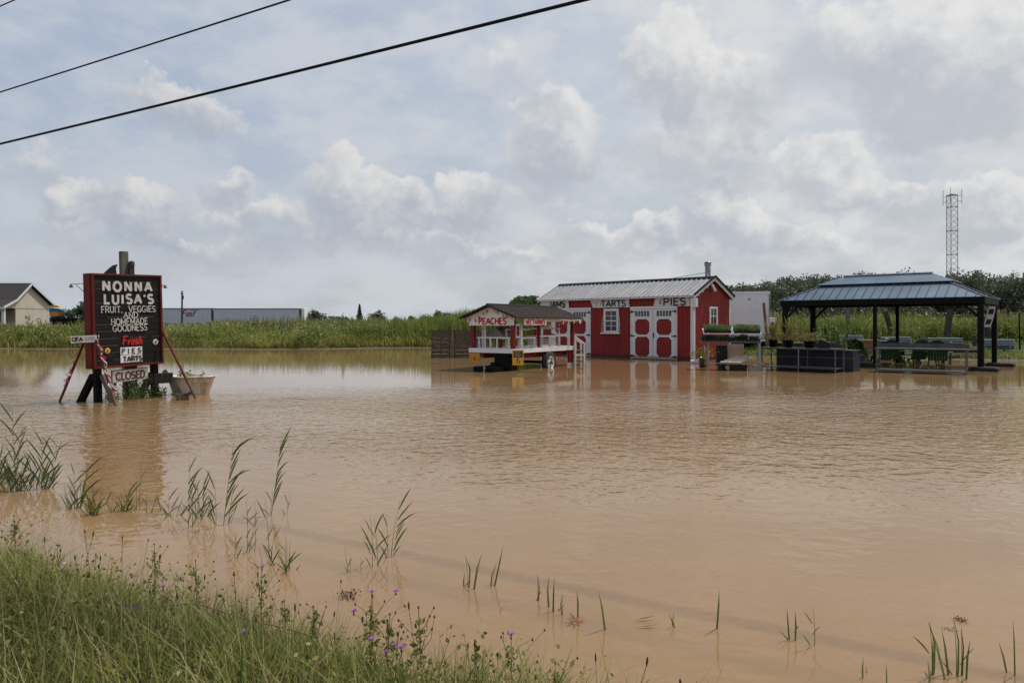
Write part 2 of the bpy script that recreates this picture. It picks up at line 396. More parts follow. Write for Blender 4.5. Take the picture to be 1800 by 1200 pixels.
M['bark'] = mat('bark', (.06, .045, .035), .9, var=.4, bump=.5)

# ------------------------------------------------------------------ ground and flood water
def smooth(a, b, x):
    t = np.clip((x - a) / (b - a), 0, 1); return t * t * (3 - 2 * t)
SHORE_X = np.array([-400, -100, -60, -30, -20, -13, -6, 0, 4, 8, 10, 12.2, 14, 20, 40, 120, 400])
SHORE_Y = np.array([52, 46, 43.5, 42.5, 42.3, 41.8, 44.5, 43, 40, 37, 34.5, 31.2, 30.2, 29.3, 28.4, 30, 40])
def wob(x, y, s=1.0):
    return (np.sin(x * 1.3 * s + .7) + np.sin(x * 2.9 * s + y * 1.1 * s + 1.9) * .6 + np.sin(x * .53 * s - y * .8 * s) * .9) / 2.5
def shore(x): return np.interp(x, SHORE_X, SHORE_Y) + .45 * wob(x, 0, 1.1)
def bank(x): return 2.75 - .50 * x + .10 * wob(x * 2.2, 0, 1.4)           # water's edge on the road side
def ground_z(x, y):
    x = np.asarray(x, float); y = np.asarray(y, float)
    t = y - shore(x)
    far = np.where(t < 0, np.maximum(-.35, t * .10), .48 * (1 - np.exp(-np.maximum(t, 0) / 3.2)) + np.maximum(t, 0) * .0022)
    n = (bank(x) - y) * .9
    near = np.where(n > 0, .30 * (1 - np.exp(-np.maximum(n, 0) / 1.6)), np.maximum(-.35, n * .12))
    z = np.maximum(far, near)
    return z + np.where(z > 0, .035 * wob(x * 3.1, y * 2.7, 1.0) * np.clip(z / .2, 0, 1), 0)
gx = np.unique(np.concatenate([np.linspace(-8, 8, 130), np.linspace(-60, 60, 260), np.linspace(-400, 400, 60), np.linspace(-4000, 4000, 30)]))
gy = np.unique(np.concatenate([np.linspace(-3, 9, 90), np.linspace(9, 24, 16), np.linspace(24, 60, 120), np.linspace(60, 300, 40), np.linspace(-400, -3, 12), np.linspace(300, 6000, 20)]))
GX, GY = np.meshgrid(gx, gy); GZ = ground_z(GX, GY)
V_ = np.stack([GX.ravel(), GY.ravel(), GZ.ravel()], 1)
nx_, ny_ = len(gx), len(gy)
i_ = (np.arange(ny_ - 1)[:, None] * nx_ + np.arange(nx_ - 1)[None, :]).ravel()
F_ = np.stack([i_, i_ + 1, i_ + nx_ + 1, i_ + nx_], 1)
gm, t, b = newmat('ground')
N = t.nodes.new; K = t.links.new
co = N('ShaderNodeTexCoord'); n1 = N('ShaderNodeTexNoise'); n1.inputs['Scale'].default_value = .8; n1.inputs['Detail'].default_value = 8
n2 = N('ShaderNodeTexNoise'); n2.inputs['Scale'].default_value = 9; n2.inputs['Detail'].default_value = 6
K(co.outputs['Object'], n1.inputs['Vector']); K(co.outputs['Object'], n2.inputs['Vector'])
r1 = N('ShaderNodeValToRGB'); e = r1.color_ramp.elements
e[0].position = .35; e[0].color = (.10, .075, .048, 1); e[1].position = .65; e[1].color = (.045, .06, .02, 1)
K(n1.outputs[0], r1.inputs[0])
sz = N('ShaderNodeSeparateXYZ'); K(co.outputs['Object'], sz.inputs[0])
wet = N('ShaderNodeMapRange'); wet.inputs[1].default_value = .02; wet.inputs[2].default_value = .17
ad = N('ShaderNodeMath'); ad.operation = 'MULTIPLY_ADD'; K(n2.outputs[0], ad.inputs[0]); ad.inputs[1].default_value = .12; K(sz.outputs[2], ad.inputs[2])
sb = N('ShaderNodeMath'); sb.operation = 'SUBTRACT'; K(ad.outputs[0], sb.inputs[0]); sb.inputs[1].default_value = .05; K(sb.outputs[0], wet.inputs[0])
mx = N('ShaderNodeMix'); mx.data_type = 'RGBA'; K(wet.outputs[0], mx.inputs[0]); mx.inputs[6].default_value = (.12, .088, .058, 1); K(r1.outputs[0], mx.inputs[7])
m2 = N('ShaderNodeMix'); m2.data_type = 'RGBA'; m2.blend_type = 'MULTIPLY'; m2.inputs[0].default_value = .6; K(mx.outputs[2], m2.inputs[6]); K(n2.outputs[0], m2.inputs[7])
K(m2.outputs[2], b.inputs['Base Color']); b.inputs['Roughness'].default_value = .9
bp = N('ShaderNodeBump'); bp.inputs['Strength'].default_value = .7; bp.inputs['Distance'].default_value = .05; K(n2.outputs[0], bp.inputs['Height']); K(bp.outputs[0], b.inputs['Normal'])
tag(np_mesh('ground', V_, F_, gm, smooth=True), kind='structure')

wm, t, b = newmat('flood_water')
N = t.nodes.new; K = t.links.new
co = N('ShaderNodeTexCoord')
def wave(scale, stretch, detail, rot=0.0, rough=.5):
    mp = N('ShaderNodeMapping'); mp.inputs['Scale'].default_value = stretch; mp.inputs['Rotation'].default_value = (0, 0, rot)
    K(co.outputs['Object'], mp.inputs[0])
    n = N('ShaderNodeTexNoise'); n.inputs['Scale'].default_value = scale; n.inputs['Detail'].default_value = detail; n.inputs['Roughness'].default_value = rough
    K(mp.outputs[0], n.inputs['Vector']); return n.outputs[0]
def M2(op, a, b_, c=None, clamp=False):
    n = N('ShaderNodeMath'); n.operation = op; n.use_clamp = clamp
    for i, x in enumerate((a, b_, c)):
        if x is None: continue
        if isinstance(x, (int, float)): n.inputs[i].default_value = x
        else: K(x, n.inputs[i])
    return n.outputs[0]
def RM(x, a, b_, lo=0.0, hi=1.0):
    n = N('ShaderNodeMapRange'); n.interpolation_type = 'SMOOTHSTEP'
    K(x, n.inputs[0]); n.inputs[1].default_value = a; n.inputs[2].default_value = b_; n.inputs[3].default_value = lo; n.inputs[4].default_value = hi
    return n.outputs[0]
sp = N('ShaderNodeSeparateXYZ'); K(co.outputs['Object'], sp.inputs[0])
X_, Y_ = sp.outputs[0], sp.outputs[1]
patch = wave(.30, (.6, 1, 1), 3)
# a breeze ruffles the open middle, the lee of the buildings and the weedy edge lie calmer
open_ = M2('MULTIPLY', RM(Y_, 4.6, 10.0, .10, 1), RM(Y_, 11.5, 17.5, 1, 0))
side_ = RM(X_, -3.0, .6, .28, 1.0)
amp = M2('MULTIPLY', M2('MULTIPLY', open_, side_), RM(patch, .30, .62, .40, 1.1))
amp = M2('ADD', amp, RM(Y_, 11.5, 19, .06, .014))
near_ = RM(Y_, 4.5, 9, .5, 1.0)
w_a = wave(5.6, (.8, 1.0, 1), 2.0, R(24))
w_b = wave(12.0, (.75, 1.0, 1), 2.0, R(-19))
w_c = wave(1.3, (.6, 1.0, 1), 2.0, R(5))
hsum = M2('ADD', M2('MULTIPLY', w_a, .085), M2('ADD', M2('MULTIPLY', w_b, .034), M2('MULTIPLY', w_c, .045)))
hgt = M2('MULTIPLY', M2('MULTIPLY', hsum, amp), near_)
bp = N('ShaderNodeBump'); bp.inputs['Strength'].default_value = 1.0; bp.inputs['Distance'].default_value = 1.0
K(hgt, bp.inputs['Height']); K(bp.outputs[0], b.inputs['Normal'])
silt = wave(.22, (.5, 1, 1), 5, R(20), .6)
cr = N('ShaderNodeValToRGB'); e = cr.color_ramp.elements
e[0].position = .32; e[0].color = (.228, .135, .061, 1); e[1].position = .70; e[1].color = (.292, .186, .094, 1)
K(silt, cr.inputs[0])
K(cr.outputs[0], b.inputs['Base Color'])
b.inputs['Roughness'].default_value = .035; b.inputs['IOR'].default_value = 1.333
wmb = MB(); wmb.poly([(-450, -60, 0), (450, -60, 0), (450, 90, 0), (-450, 90, 0)])
tag(wmb.build('water', wm), kind='structure')

# ------------------------------------------------------------------ grass, leaves
def blade_arrays(P, h, w, lean, az, droop=.5):
    """Two-segment bent blades: 5 vertices, 3 triangles each."""
    n = len(P); d = np.stack([np.cos(az), np.sin(az), np.zeros(n)], 1); s = np.stack([-np.sin(az + RNG.uniform(-1, 1, n)), np.cos(az), np.zeros(n)], 1)
    s /= np.linalg.norm(s, axis=1)[:, None]
    up = np.array([0, 0, 1.0]); h = h[:, None]; w = w[:, None] / 2; ln = lean[:, None]
    mid = P + up * h * .55 + d * ln * h * .28
    tip = P + up * h * (1 - .25 * ln * droop) + d * ln * h
    V_ = np.stack([P - s * w, P + s * w, mid + s * w * .8, mid - s * w * .8, tip], 1).reshape(-1, 3)
    o = (np.arange(n) * 5)[:, None]
    F_ = np.concatenate([o + [0, 1, 2], o + [0, 2, 3], o + [3, 2, 4]], 1).reshape(-1, 3)
    return V_, F_
def leaf_arrays(C, size, flat=0.0):
    """Diamond leaves of random tilt at the points C."""
    n = len(C); a = RNG.normal(size=(n, 3)); a[:, 2] *= (1 - flat); a /= np.linalg.norm(a, axis=1)[:, None]
    b = RNG.normal(size=(n, 3)); b[:, 2] *= (1 - flat); b -= a * (a * b).sum(1)[:, None]; b /= np.linalg.norm(b, axis=1)[:, None]
    s = size[:, None] / 2
    V_ = np.stack([C - a * s, C + b * s * .62, C + a * s, C - b * s * .62], 1).reshape(-1, 3)
    F_ = (np.arange(n) * 4)[:, None] + np.array([[0, 1, 2, 3]])
    return V_, F_
def crown_arrays(c, rx, ry, rz, n, leaf, lobes=12):
    """Leaf clumps gathered in lobes over an uneven crown."""
    th = RNG.uniform(0, 6.28, lobes); ph = np.arccos(RNG.uniform(-.55, 1, lobes)); rr = RNG.uniform(.45, .85, lobes)
    LC = np.stack([np.cos(th) * np.sin(ph) * rx * rr, np.sin(th) * np.sin(ph) * ry * rr, np.cos(ph) * rz * rr], 1)
    lr = RNG.uniform(.28, .5, lobes)
    k_ = RNG.integers(0, lobes, n); d = RNG.normal(size=(n, 3)); d /= np.linalg.norm(d, axis=1)[:, None]
    d *= (RNG.uniform(0, 1, n) ** .4 * lr[k_])[:, None]
    C = np.array(c) + LC[k_] + d * np.array([rx, ry, rz])
    return leaf_arrays(C, leaf * RNG.uniform(.6, 1.3, n))
def join(parts, tri=True):
    """parts: list of (V, F, material index) -> one set of triangle arrays."""
    Vs, Fs, Ms = [], [], []; o = 0
    for V_, F_, m in parts:
        if F_.shape[1] == 4: F_ = np.concatenate([F_[:, [0, 1, 2]], F_[:, [0, 2, 3]]], 0)
        Vs.append(V_); Fs.append(F_ + o); Ms.append(np.full(len(F_), m) if np.isscalar(m) else m); o += len(V_)
    return np.concatenate(Vs), np.concatenate(Fs), np.concatenate(Ms)
def scatter(n, x0, x1, t0, t1, dens=None):
    """Points behind the far shoreline; t is the distance behind it."""
    x = RNG.uniform(x0, x1, n); t_ = t0 + (t1 - t0) * RNG.uniform(0, 1, n) ** 1.3; y = shore(x) + t_
    if dens is not None:
        k_ = RNG.uniform(0, 1, n) < dens(x, y); x, y = x[k_], y[k_]
    return np.stack([x, y, ground_z(x, y)], 1)
def clump(x, y, s): return np.clip(.5 + .7 * wob(x * s, y * s) + .4 * wob(x * s * 2.7 + 3, y * s * 2.1, 1.3), 0, 1)

# the flowering verge and rough field on the far side of the flood, left of the shed
def verge():
    parts = []
    P_ = scatter(30000, -42, 4, .35, 3.2, lambda x, y: .35 + .65 * clump(x, y, .9)); n = len(P_)
    h = RNG.uniform(.25, .85, n) * (.55 + .7 * clump(P_[:, 0], P_[:, 1], .6) ** 1.5) * np.clip(.3 + (P_[:, 1] - shore(P_[:, 0])) / 1.6, .3, 1)
    parts.append((*blade_arrays(P_, h, RNG.uniform(.03, .075, n), RNG.uniform(.1, .6, n), RNG.uniform(0, 6.28, n)), 0))
    P_ = scatter(26000, -46, 4, 2.6, 12, None); n = len(P_)
    h = RNG.uniform(.5, 1.2, n) * (.6 + .6 * clump(P_[:, 0], P_[:, 1], .45) ** 1.5)
    parts.append((*blade_arrays(P_, h, RNG.uniform(.04, .09, n), RNG.uniform(.05, .5, n), RNG.uniform(0, 6.28, n)), np.repeat((RNG.uniform(0, 1, n) < .3).astype(int), 3)))
    # leafy middle layer
    P_ = scatter(30000, -42, 4, .5, 9, lambda x, y: .3 + .7 * clump(x, y, .7)); n = len(P_)
    P_[:, 2] += RNG.uniform(.05, .95, n) * np.clip(.3 + (P_[:, 1] - shore(P_[:, 0])) / 2, .3, 1)
    parts.append((*leaf_arrays(P_, RNG.uniform(.06, .17, n)), 1))
    P_ = scatter(5200, -42, 1, .8, 7.5, lambda x, y: .12 + .88 * clump(x + 4, y, .5) ** 1.5); n = len(P_)
    P_[:, 2] += RNG.uniform(.62, 1.22, n) * np.clip(.35 + (P_[:, 1] - shore(P_[:, 0])) / 2.5, .4, 1)
    parts.append((*leaf_arrays(P_, RNG.uniform(.05, .14, n), .75), 2))
    for (bx, bt, r, bh) in zip(RNG.uniform(-42, 2, 170), RNG.uniform(.6, 15, 170), RNG.uniform(.3, 1.25, 170), RNG.uniform(.25, .95, 170)):
        by = float(shore(bx)) + bt; parts.append((*crown_arrays((bx, by, float(ground_z(bx, by)) + bh * .8), r, r, bh, 260, .13, 8), 1))
    V_, F_, m_ = join(parts)
    tag(np_mesh('flowering_verge', V_, F_, [M['field_grass'], M['field_green'], M['white_flower']], m_), kind='stuff')
    parts = []
    P_ = scatter(60000, -75, 6, 10, 52, None); n = len(P_)
    hh = np.interp(P_[:, 0], [-60, -35, -20, -10, -4, 3], [.7, .8, 1.3, 1.5, 2.0, 2.3]) * (.45 + .75 * clump(P_[:, 0], P_[:, 1], .22) ** 1.3)
    h = hh * RNG.uniform(.6, 1.1, n)
    dry = clump(P_[:, 0] * .5 + 2, P_[:, 1] * .5, .45)
    prob = np.interp(P_[:, 0], [-60, -22, -18, -6, -3], [.1, .12, .95, .95, .1]) * np.clip((P_[:, 1] - 51) / 4, 0, 1)
    mi = np.where(RNG.uniform(0, 1, n) < prob * (.4 + dry), 1, 0)
    parts.append((*blade_arrays(P_, h, RNG.uniform(.06, .14, n), RNG.uniform(.05, .45, n), RNG.uniform(0, 6.28, n)), np.repeat(mi, 3)))
    V_, F_, m_ = join(parts)
    tag(np_mesh('rough_field', V_, F_, [M['field_green'], M['field_dry']], m_), kind='stuff')
    # tall reed bed beside the pallet fence
    P_ = scatter(9000, -9.5, 4, 1.2, 11, lambda x, y: np.interp(x, [-9.5, -5, -2, 4], [.05, .6, 1, 1])); n = len(P_)
    h = RNG.uniform(1.5, 2.45, n) * np.interp(P_[:, 0], [-9.5, -5, -1], [.6, .85, 1.0])
    V1 = blade_arrays(P_, h, RNG.uniform(.04, .09, n), RNG.uniform(.05, .4, n), RNG.uniform(0, 6.28, n))
    tag(np_mesh('reed_bed', *V1, [M['field_green']]), kind='stuff')
verge()
# right of the shed: mown strip by the raised beds, then tall flowering weeds
def right_field():
    P_ = scatter(45000, 8.5, 48, .25, 8.5, lambda x, y: .25 + .75 * clump(x, y, .8)); n = len(P_)
    h = RNG.uniform(.06, .24, n)
    V1 = blade_arrays(P_, h, RNG.uniform(.02, .05, n), RNG.uniform(.2, .9, n), RNG.uniform(0, 6.28, n))
    P2 = scatter(9000, 8.5, 48, .6, 8.5, lambda x, y: clump(x + 1, y + 4, .55) ** 3); n2 = len(P2)
    P2[:, 2] += RNG.uniform(.03, .38, n2)
    L2 = leaf_arrays(P2, RNG.uniform(.07, .16, n2))
    V_, F_, m_ = join([(*V1, 0), (*L2, 0)])
    tag(np_mesh('mown_grass', V_, F_, [M['lawn']], m_), kind='stuff')
    parts = []
    P_ = scatter(46000, 6, 62, 7.6, 30, None); n = len(P_)
    h = RNG.uniform(.8, 1.85, n) * (.6 + .55 * clump(P_[:, 0], P_[:, 1], .4))
    prob = np.interp(P_[:, 0], [6, 14, 17, 25, 30, 40], [.65, .6, .1, .15, .6, .6])
    parts.append((*blade_arrays(P_, h, RNG.uniform(.04, .10, n), RNG.uniform(.05, .5, n), RNG.uniform(0, 6.28, n)), np.repeat(np.where(RNG.uniform(0, 1, n) < prob, 0, 1), 3)))
    P_ = scatter(20000, 6, 62, 7.4, 16, lambda x, y: .3 + .7 * clump(x, y, .6)); n = len(P_)
    P_[:, 2] += RNG.uniform(.1, 1.3, n)
    parts.append((*leaf_arrays(P_, RNG.uniform(.08, .2, n)), 1))
    P_ = scatter(4200, 6, 62, 8, 22, lambda x, y: np.interp(x, [6, 15, 18, 27, 30], [1, .9, .15, .2, .9])); n = len(P_)
    P_[:, 2] += RNG.uniform(.85, 1.75, n)
    parts.append((*leaf_arrays(P_, RNG.uniform(.06, .15, n), .75), 2))
    for (bx, bt, r, bh) in zip(RNG.uniform(8, 48, 90), RNG.uniform(6.5, 20, 90), RNG.uniform(.4, 1.1, 90), RNG.uniform(.4, .95, 90)):
        by = float(shore(bx)) + bt; parts.append((*crown_arrays((bx, by, float(ground_z(bx, by)) + bh * .8), r, r, bh, 260, .14, 8), 1))
    V_, F_, m_ = join(parts)
    tag(np_mesh('tall_weeds', V_, F_, [M['field_dry'], M['field_green'], M['white_flower']], m_), kind='stuff')
right_field()

# ------------------------------------------------------------------ trees
def tree(name, label, u, d, top_v, width_px, leaf, n, cat='tree', squash=1.0, mat_='tree_leaf', base_z=.45, trunk_frac=.22, cone=False, group=None):
    top = pz(top_v, d); w = width_px / F * d; x = px(u, d); hgt = top - base_z
    t = thing(name, label, cat, (x, d, base_z), 0, group)
    m = MB()
    m.tube([(0, 0, -.2), (w * .02, 0, hgt * trunk_frac), (-w * .01, .02, hgt * .62)], max(.05, w * .035), 7, 0, max(.02, w * .012))
    for k_ in range(5):
        a = k_ * 1.26 + .4; m.tube([(0, 0, hgt * (trunk_frac + .04 * k_)), (math.cos(a) * w * .28, math.sin(a) * w * .28, hgt * (.5 + .06 * k_))], max(.025, w * .015), 5, 0, .01)
    m.build('trunk', M['bark'], t)
    if cone:
        z = RNG.uniform(0, 1, n) ** 1.4; r = (1 - z) * w / 2 * (.55 + .45 * np.sin(z * 34) ** 2) * RNG.uniform(.2, 1, n) ** .5; a = RNG.uniform(0, 6.28, n)
        C = np.stack([r * np.cos(a), r * np.sin(a), hgt * (.08 + .92 * z)], 1)
        A = leaf_arrays(C, leaf * RNG.uniform(.6, 1.3, n))
    else:
        zc = hgt * (.5 + trunk_frac / 2); A = crown_arrays((0, 0, zc), w / 2, w / 2 * squash, hgt - zc, n, leaf)
    np_mesh('crown', *A, [M[mat_]], parent=t)
    return t
tree('leafy_tree', 'dark bushy tree just right of the cream house, beside the striped canopy', 118, 120, 540, 40, .35, 1400, mat_='tree_far')
tree('leafy_tree', 'taller dark tree half hidden by the left edge of the black signboard', 146, 112, 533, 34, .35, 1400, mat_='tree_far')
tree('leafy_tree', 'small dark tree farther off beside the black fence and cream house', 98, 126, 545, 26, .35, 900, mat_='tree_far')
tree('conifer', 'small dark pointed evergreen on the horizon past the end of the grey trailers', 632, 110, 535, 24, .32, 1200, mat_='tree_far', cone=True)
tree('bushy_tree', 'round green tree showing between the brown stand roof and the shed roof', 924, 58, 513, 118, .26, 11000, squash=.8, trunk_frac=.1)
tree('shrub', 'low round shrub on the horizon just right of the trailer end', 553, 100, 546, 26, .3, 700, 'shrub', mat_='tree_far', trunk_frac=.05)
tree('shrub', 'low round shrub on the horizon right of the pointed evergreen', 664, 104, 545, 34, .3, 800, 'shrub', mat_='tree_far', trunk_frac=.05)
tree('shrub', 'thin shrub on the horizon left of the reeds behind the pallet fence', 770, 90, 543, 22, .28, 600, 'shrub', mat_='tree_far', trunk_frac=.05)
tree('shrub', 'wide low shrub on the horizon above the brown dry weeds', 596, 102, 547, 44, .3, 800, 'shrub', mat_='tree_far', trunk_frac=.05)
def forest():
    parts = []
    for i in range(180):
        d = RNG.uniform(175, 235); u = RNG.uniform(1255, 1920)
        tv = np.interp(u, [1255, 1290, 1345, 1385, 1440, 1520, 1700, 1740, 1800, 1920], [506, 503, 499, 494, 488, 485, 486, 486, 482, 478]) + RNG.uniform(-1, 7)
        top = pz(tv, d); h = top - .6; w = RNG.uniform(7, 12)
        parts.append((*crown_arrays((px(u, d), d, .6 + h * .55), w / 2, w / 2, h * .5, 1900, .62, 13), 0))
        for q_ in range(2):
            parts.append((*crown_arrays((px(u + RNG.uniform(-14, 14), d), d - 6, 3.0), 4.5, 3, 3.6, 500, .6, 7), 0))
    V_, F_, m_ = join(parts)
    tag(np_mesh('forest', V_, F_, [M['tree_far']], m_), kind='stuff')
    parts = []
    for i in range(90):                                       # far hedgerow across the rest of the horizon
        d = RNG.uniform(330, 420); u = RNG.uniform(-250, 1300)
        h = RNG.uniform(4.5, 7.5); w = RNG.uniform(8, 14)
        parts.append((*crown_arrays((px(u, d), d, .8 + h * .5), w / 2, w / 2, h * .5, 120, 1.3, 7), 0))
    V_, F_, m_ = join(parts)
    tag(np_mesh('hedgerow', V_, F_, [M['tree_far']], m_), kind='stuff')
forest()

# ------------------------------------------------------------------ lettering: painted / cut-out letters built from strokes
def arc(cx, cy, rx, ry, a0, a1, n=9):
    return [(cx + rx * math.cos(R(a0 + (a1 - a0) * i / n)), cy + ry * math.sin(R(a0 + (a1 - a0) * i / n))) for i in range(n + 1)]
GL = {
 'A': (.80, [[(0, 0), (.40, 1), (.80, 0)], [(.15, .33), (.65, .33)]]),
 'C': (.76, [arc(.42, .5, .40, .5, 48, 312, 12)]),
 'D': (.76, [[(.06, 0), (.06, 1), (.30, 1)] + arc(.30, .5, .42, .5, 80, -80, 8) + [(.30, 0), (.06, 0)]]),
 'E': (.62, [[(.60, 1), (.06, 1), (.06, 0), (.60, 0)], [(.06, .52), (.52, .52)]]),
 'F': (.60, [[(.58, 1), (.06, 1), (.06, 0)], [(.06, .52), (.50, .52)]]),
 'G': (.80, [arc(.42, .5, .40, .5, 48, 330, 12) + [(.77, .42), (.48, .42)]]),
 'H': (.74, [[(.06, 0), (.06, 1)], [(.68, 0), (.68, 1)], [(.06, .52), (.68, .52)]]),
 'I': (.24, [[(.12, 0), (.12, 1)]]),
 'J': (.50, [[(.40, 1), (.40, .28)] + arc(.22, .26, .18, .26, 0, -165, 6)]),
 'L': (.58, [[(.06, 1), (.06, 0), (.58, 0)]]),
 'M': (.92, [[(.06, 0), (.06, 1), (.46, .18), (.86, 1), (.86, 0)]]),
 'N': (.76, [[(.06, 0), (.06, 1), (.70, 0), (.70, 1)]]),
 'O': (.84, [arc(.42, .5, .40, .5, 0, 360, 18)]),
 'P': (.66, [[(.06, 0), (.06, 1), (.34, 1)] + arc(.34, .74, .28, .26, 80, -80, 6) + [(.34, .48), (.06, .48)]]),
 'R': (.70, [[(.06, 0), (.06, 1), (.34, 1)] + arc(.34, .75, .28, .25, 80, -80, 6) + [(.34, .5), (.06, .5)], [(.36, .5), (.68, 0)]]),
 'S': (.66, [arc(.33, .75, .28, .25, 30, 265, 8) + arc(.33, .26, .30, .26, 88, -150, 8)]),
 'T': (.70, [[(0, 1), (.70, 1)], [(.35, 1), (.35, 0)]]),
 'U': (.74, [[(.06, 1), (.06, .32)] + arc(.37, .32, .31, .32, 188, 352, 8) + [(.68, .32), (.68, 1)]]),
 'V': (.78, [[(0, 1), (.39, 0), (.78, 1)]]),
 "'": (.18, [[(.05, 1), (.13, .80)]]),
 ',': (.20, [[(.12, .08), (.06, -.14)]]),
 ' ': (.40, []),
 'f': (.46, [arc(.36, .78, .16, .20, 30, 175, 5) + [(.20, .7), (.18, -.05)], [(.04, .58), (.40, .58)]]),
 '2': (.56, [arc(.28, .74, .22, .24, 160, -40, 7) + [(.05, 0), (.54, 0)]]),
 # cursive letters for the painted script
 'r': (.36, [[(.06, .56), (.06, 0)], [(.06, .32), (.20, .54), (.34, .50)]]),
 'e': (.44, [[(.05, .30), (.40, .34)] + arc(.23, .30, .18, .27, 20, 320, 9)]),
 's': (.38, [arc(.20, .43, .15, .14, 40, 250, 5) + arc(.19, .15, .16, .15, 80, -150, 5)]),
 'h': (.46, [[(.06, 1), (.06, 0)], [(.06, .34)] + arc(.23, .36, .16, .20, 150, 0, 5) + [(.40, 0)]]),
 'a': (.46, [arc(.22, .28, .18, .27, 40, 320, 9), [(.40, .56), (.40, 0)]]),
 't': (.34, [[(.16, .9), (.15, .05), (.30, 0)], [(.02, .58), (.32, .58)]]),
}
def strip(mb, pts, w, fr, depth, k, m):
    """One painted stroke of width w along pts (letter plane) as a thin raised ribbon."""
    o, rx, up, nm = fr; n = len(pts)
    closed = n > 3 and (Vector(pts[0]) - Vector(pts[-1])).length < 1e-4
    P_ = [Vector(p) for p in pts]; A = []; B = []
    for i in range(n):
        if closed: d0 = (P_[i] - P_[i-1 if i else n-2]); d1 = (P_[(i+1) if i < n-1 else 1] - P_[i])
        else: d0 = P_[i] - P_[max(i-1, 0)]; d1 = P_[min(i+1, n-1)] - P_[i]
        if d0.length < 1e-6: d0 = d1
        if d1.length < 1e-6: d1 = d0
        d0.normalize(); d1.normalize(); n0 = Vector((-d0.y, d0.x)); n1 = Vector((-d1.y, d1.x)); nn = n0 + n1
        if nn.length < .2: nn = n0.copy()
        nn.normalize(); sc = min(1.0 / max(nn.dot(n0), .45), 2.0)
        A.append(P_[i] + nn * (w / 2 * sc)); B.append(P_[i] - nn * (w / 2 * sc))
    dz = depth + k * .0006
    to = lambda q, z: o + rx * q.x + up * q.y + nm * z
    vs = [to(q, dz) for q in A] + [to(q, dz) for q in B] + [to(q, 0.0005) for q in A] + [to(q, 0.0005) for q in B]
    fs = []
    for i in range(n - 1):
        fs += [(i, i+1, n+i+1, n+i), (i, 2*n+i, 2*n+i+1, i+1), (n+i, n+i+1, 3*n+i+1, 3*n+i)]
    fs += [(0, n, 3*n, 2*n), (n-1, 3*n-1+n, 2*n-1, ) if False else (n-1, 3*n-1, 4*n-1, 2*n-1)]
    mb.add(vs, fs, m)
def corners(st):
    """Break a stroke where it turns back on itself so its ends stay square."""
    out_, cur = [], [st[0]]
    for i in range(1, len(st)):
        cur.append(st[i])
        if i < len(st) - 1:
            a = Vector(st[i]) - Vector(st[i-1]); b_ = Vector(st[i+1]) - Vector(st[i])
            if a.length > .3 and b_.length > .3 and a.normalized().dot(b_.normalized()) < -.25: out_.append(cur); cur = [st[i]]
    out_.append(cur); return out_
def text_width(s, h, sp): return sum(GL[c][0] * h for c in s) + sp * h * (len(s) - 1)
def write(mb, s, h, stroke, fr, sp=.18, serif=False, width=None, slant=0.0, depth=.006, m=0, center=True, jitter=0.0):
    """Write s with cap height h into mb; fr = (origin at the baseline, right, up, outward)."""
    o, rx, up, nm = [Vector(q) for q in fr]
    tot = text_width(s, h, sp); sx = (width / tot) if width else 1.0
    x = -(tot * sx) / 2 if center else 0.0; k = 0; rr = random.Random(s)
    for c in s:
        gw, strokes = GL[c]; strokes = [q for st in strokes for q in corners(st)]; jy = rr.uniform(-jitter, jitter) * h
        for st in strokes:
            pts = [(x + (p[0] + slant * p[1]) * h * sx, p[1] * h + jy) for p in st]
            strip(mb, pts, stroke, (o, rx, up, nm), depth, k % 9, m); k += 1
            if serif:
                for e_, nb in ((0, 1), (-1, -2)):
                    p, q = st[e_], st[nb]
                    if p[1] in (0, 1) and abs(p[0] - q[0]) < abs(p[1] - q[1]) and st[0] != st[-1]:
                        cx = x + (p[0] + slant * p[1]) * h * sx; cy = p[1] * h + jy; hw = .15 * h * sx; sg = -1 if p[1] == 1 else 1
                        strip(mb, [(cx - hw, cy + sg * stroke * .3), (cx + hw, cy + sg * stroke * .3)], stroke * .6, (o, rx, up, nm), depth, k % 9, m); k += 1
        x += (gw + sp) * h * sx
FRONT = lambda x, y, z: (Vector((x, y, z)), Vector((1, 0, 0)), Vector((0, 0, 1)), Vector((0, -1, 0)))

# ------------------------------------------------------------------ the red shed
SH_O, SH_R = (1.394, 34.0495, 0), -.784
def shed_pt(x, y, z):
    c, s = math.cos(SH_R), math.sin(SH_R)
    return (SH_O[0] + x * c - y * s, SH_O[1] + x * s + y * c, z)
def octagon_leaf(m, x0, x1, z0, z1, y, th, ox0, ox1, bands, cut=.1):
    """White door framing: stiles, rails and clipped corners round the red panels, standing th proud of y."""
    m.box(x0, ox0, y - th, y, z0, z1); m.box(ox1, x1, y - th, y, z0, z1)
    zs = [z0] + [q for b_ in bands for q in b_] + [z1]
    for i in range(0, len(zs), 2): m.box(ox0, ox1, y - th, y, zs[i], zs[i+1])
    for (a, b_, clip) in [(bands[0][0], bands[0][1], 1), (bands[1][0], bands[1][1], 1)]:
        for (sx, x) in ((1, ox0), (-1, ox1)):
            for (sz_, z) in ((1, a), (-1, b_)):
                m.prism([(x, y - th, z), (x + sx * cut * 1.25, y - th, z), (x, y - th, z + sz_ * cut * 1.25)], (0, th - .001, 0))
